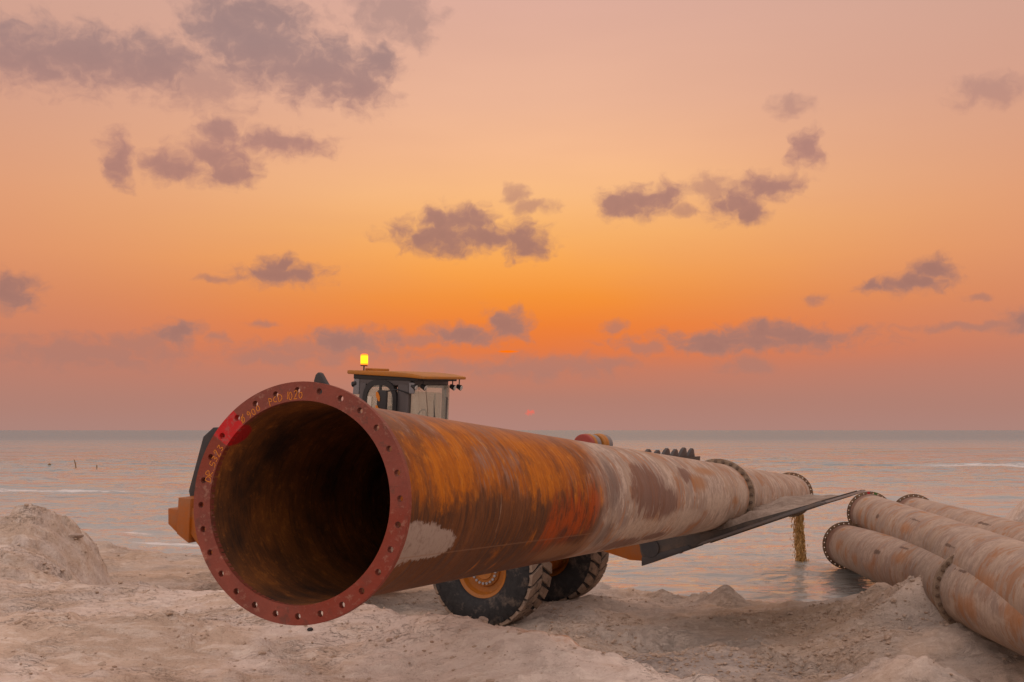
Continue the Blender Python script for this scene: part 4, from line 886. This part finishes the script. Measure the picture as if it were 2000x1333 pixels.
# skirt down to the bucket floor gives the load its body
bm_ = bmesh.new(); bm_.from_mesh(me)
ex = bmesh.ops.extrude_edge_only(bm_, edges=[e for e in bm_.edges if e.is_boundary])
for v in [g_ for g_ in ex['geom'] if isinstance(g_, bmesh.types.BMVert)]:
    v.co.z = float(np.interp(v.co.x, [2.62, 3.3, 4.2, 5.02], [1.13, 1.385, 1.70, 2.015])) + .036
bm_.to_mesh(me); bm_.free()

# ------------------------------------------------------------------ muddy water pouring out of the pipe's far end
mud = mat('muddy_water', lambda t, b: (lambda n: t.set(b.inputs['Base Color'], t.mix(t.mr(n, .35, .65), (.55, .28, .05), (.90, .62, .28))))(t.noise(oc(t), 9, 4, .7)), (.3, .15, .05), .35)
mud.node_tree.nodes['Principled BSDF'].inputs['Transmission Weight'].default_value = .25
rng = np.random.RandomState(4)
endp = Mm @ Vector((.05, -.46, 24.77))
vs, fs = [], []
def blobv(c, r, rz):
    b0 = len(vs)
    t_ = bmesh.new(); bmesh.ops.create_icosphere(t_, subdivisions=1, radius=1)
    for v in t_.verts: vs.append((c[0] + v.co.x * r, c[1] + v.co.y * r, c[2] + v.co.z * rz))
    t_.verts.index_update()
    for f in t_.faces: fs.append([b0 + v.index for v in f.verts])
    t_.free()
ztop = endp.z
for i in range(4200):
    q = rng.rand() ** .8; z = ztop - q * (ztop - .02)
    spread = .045 + .05 * q; core = rng.rand() < .90
    x = endp.x + .20 + rng.randn() * (spread * .55 if core else spread * 1.1) - (0 if core else .20 * rng.rand() * (1 - q)) + .04 * q
    y = endp.y + .12 + .35 * math.sqrt(q) * .5 + rng.randn() * spread
    r = (.0125 if core else .008) * (.5 + rng.rand()) * (1.1 - .45 * q)
    blobv((x, y, z), r, r * (2 + 5 * rng.rand()))
for i in range(26):      # clinging lip of slurry under the flange
    a = (i / 25 - .5) * 1.1; p = Mm @ Vector((.50 * math.sin(math.pi + a), .50 * math.cos(a + math.pi), 24.76)); blobv((p.x, p.y, p.z + .0), .035, .06)
link('slurry_stream', pydata(vs, fs), None, [mud], 180, label='brown muddy water pouring from the far end of the long pipe into the sea', cat='muddy water', kind='stuff')

# ------------------------------------------------------------------ stones
def stone_mesh(seed, sub=2):
    t = bmesh.new(); bmesh.ops.create_icosphere(t, subdivisions=sub, radius=1); r = random.Random(seed)
    ax = [Vector((r.uniform(-1, 1), r.uniform(-1, 1), r.uniform(-1, 1))).normalized() for _ in range(7)]; of = [r.uniform(.55, .9) for _ in ax]
    for v in t.verts:
        for a_, o_ in zip(ax, of):
            d_ = v.co.dot(a_)
            if d_ > o_: v.co -= a_ * (d_ - o_)
        v.co *= 1 + r.uniform(-.05, .05)
        v.co.z *= .65
    me = bpy.data.meshes.new('stone'); t.to_mesh(me); t.free(); return me
proto = [stone_mesh(i, 1) for i in range(8)]
pv = [np.array([v.co[:] for v in m_.vertices]) for m_ in proto]; pf = [np.array([p.vertices[:] for p in m_.polygons]) for m_ in proto]
V, Fa = [], []; cnt = 0
def scatter(n, xr, yr, smin, smax, dens=None):
    global cnt
    px_ = rng.uniform(*xr, n); py_ = rng.uniform(*yr, n)
    hz = ground_h(px_[None], py_[None])[0]; nz = fbm(px_[None] * .8, py_[None] * .8, 3, 101)[0]
    for x, y, z, q in zip(px_, py_, hz, nz):
        if z < -.02 or q < rng.uniform(-.4, .25): continue
        if dens and not dens(x, y, z): continue
        k = rng.randint(8); s_ = smin * (smax / smin) ** (rng.rand() ** 2.2); a = rng.rand() * 6.28
        c_, d_ = math.cos(a), math.sin(a); p = pv[k] * s_ * np.array([1, rng.uniform(.6, 1), rng.uniform(.6, 1)])
        p = np.stack([p[:, 0] * c_ - p[:, 1] * d_ + x, p[:, 0] * d_ + p[:, 1] * c_ + y, p[:, 2] + z + s_ * .15], 1)
        V.append(p); Fa.append(pf[k] + cnt); cnt += len(p)
scatter(5200, (-5, 2.5), (4.6, 12.5), .004, .020)
scatter(9000, (-3, 8.5), (11, 21.5), .009, .05)
scatter(5500, (0.5, 5), (13.5, 18.5), .012, .045)
scatter(3200, (-14, 7), (18, 35), .012, .05, lambda x, y, z: z < .5)
scatter(1800, (-9.5, -3), (10.5, 17), .010, .045)
scatter(900, (4.6, 8.5), (11.5, 16.5), .015, .09)
scatter(700, (-4.5, 1.5), (5, 11), .012, .035)
V = np.concatenate(V); Fa = np.concatenate(Fa)
M_peb = mat('coral_pebble', lambda t, b: (lambda n: t.set(b.inputs['Base Color'], t.mix(t.mr(n, .35, .65), (.40, .29, .21), (.58, .47, .38))))(t.noise(oc(t), 5, 3, .6)), (.4, .3, .25), .9)
link('pebbles', pydata(V.tolist(), Fa.tolist()), None, [M_peb], label='loose coral pebbles and clods scattered over the sand', cat='pebbles', kind='stuff')
M_stone = worn((.46, .37, .31), (.30, .20, .13), .5, .9, 6, 'pale_stone')
def place(px, Y, s_, label, seed, cat='stone', m_=None, sq=1.0):
    X = (px - 1000) / F * Y
    o = link('stone' if cat == 'stone' else cat.replace(' ', '_'), stone_mesh(seed, 3), None, [m_ or M_stone], 50, label=label, cat=cat, group='larger stones on the sand' if cat == 'stone' else None)
    o.location = (X, Y, gh(X, Y) + s_ * .28); o.scale = (s_, s_ * .8, s_ * sq); o.rotation_euler = (0, 0, seed * 1.7); return o
place(945, 7.75, .042, 'pale stone on the near bank just left of the ochre stained heap', 1)
place(1395, 15.4, .17, 'rounded sand coloured boulder on the flat right of the wheels', 2)
place(1450, 15.0, .10, 'small stone just right of the rounded boulder', 3)
place(1878, 12.9, .14, 'rough stone lying in the shade under the nearest stored pipe', 4)
place(1945, 12.3, .10, 'stone at the right edge below the nearest stored pipe', 5)
place(155, 14.6, .11, 'flat slab of sandstone on the crest of the left mound', 6, sq=.5)
place(168, 13.4, .13, 'angular block on the seaward edge of the left mound', 7)
place(505, 9.3, .055, 'flat dark scrap lying on the sand below the open pipe end', 8, 'dark scrap', M_black, .35)
place(612, 7.9, .022, 'small dark lump on the near sand below the pipe', 9, 'dark lump', M_black)
# things in the water at the left
def Wpt(px, py): y = CZ * F / (py - 840) ; return (px - 1000) / F * y, y
M_wood = worn((.28, .16, .07), (.12, .08, .05), .4, .8, 4, 'wet_wood')
for (pa, pb, rr, lb) in (((155, 914), (148.5, 898), .05, 'long leaning wooden stake standing in the sea at far left'), ((194.5, 916), (192.5, 908), .05, 'short wooden stake in the sea right of the leaning one')):
    x, y = Wpt(*pa); zt = (pa[1] - pb[1]) / F * y; b = MB(); b.tube([(0, 0, -.4), ((pb[0] - pa[0]) / F * y * .5, 0, zt * .5), ((pb[0] - pa[0]) / F * y, .1, zt)], [rr, rr, rr * .8], 8)
    b.tube([((pb[0] - pa[0]) / F * y * .6, 0, zt * .62), ((pb[0] - pa[0]) / F * y * .6 + .02, .02, zt * .66)], rr * 1.25, 8)
    o = b.build('stake', M_wood, None, 40, label=lb, cat='stake', group='stakes in the sea'); o.location = (x, y, 0)
x, y = Wpt(101.5, 911.5); b = MB(); b.lathe([(.05, -.10), (.13, -.05), (.15, .03), (.12, .11), (.05, .15)], 16, Matrix.Rotation(R(90), 4, 'X')); b.tube([(0, 0, .12), (0, 0, .20)], .03, 8)
o = b.build('float_buoy', M_wood, None, 50, label='small dark float bobbing on the sea left of the stakes', cat='buoy'); o.location = (x, y, .13)
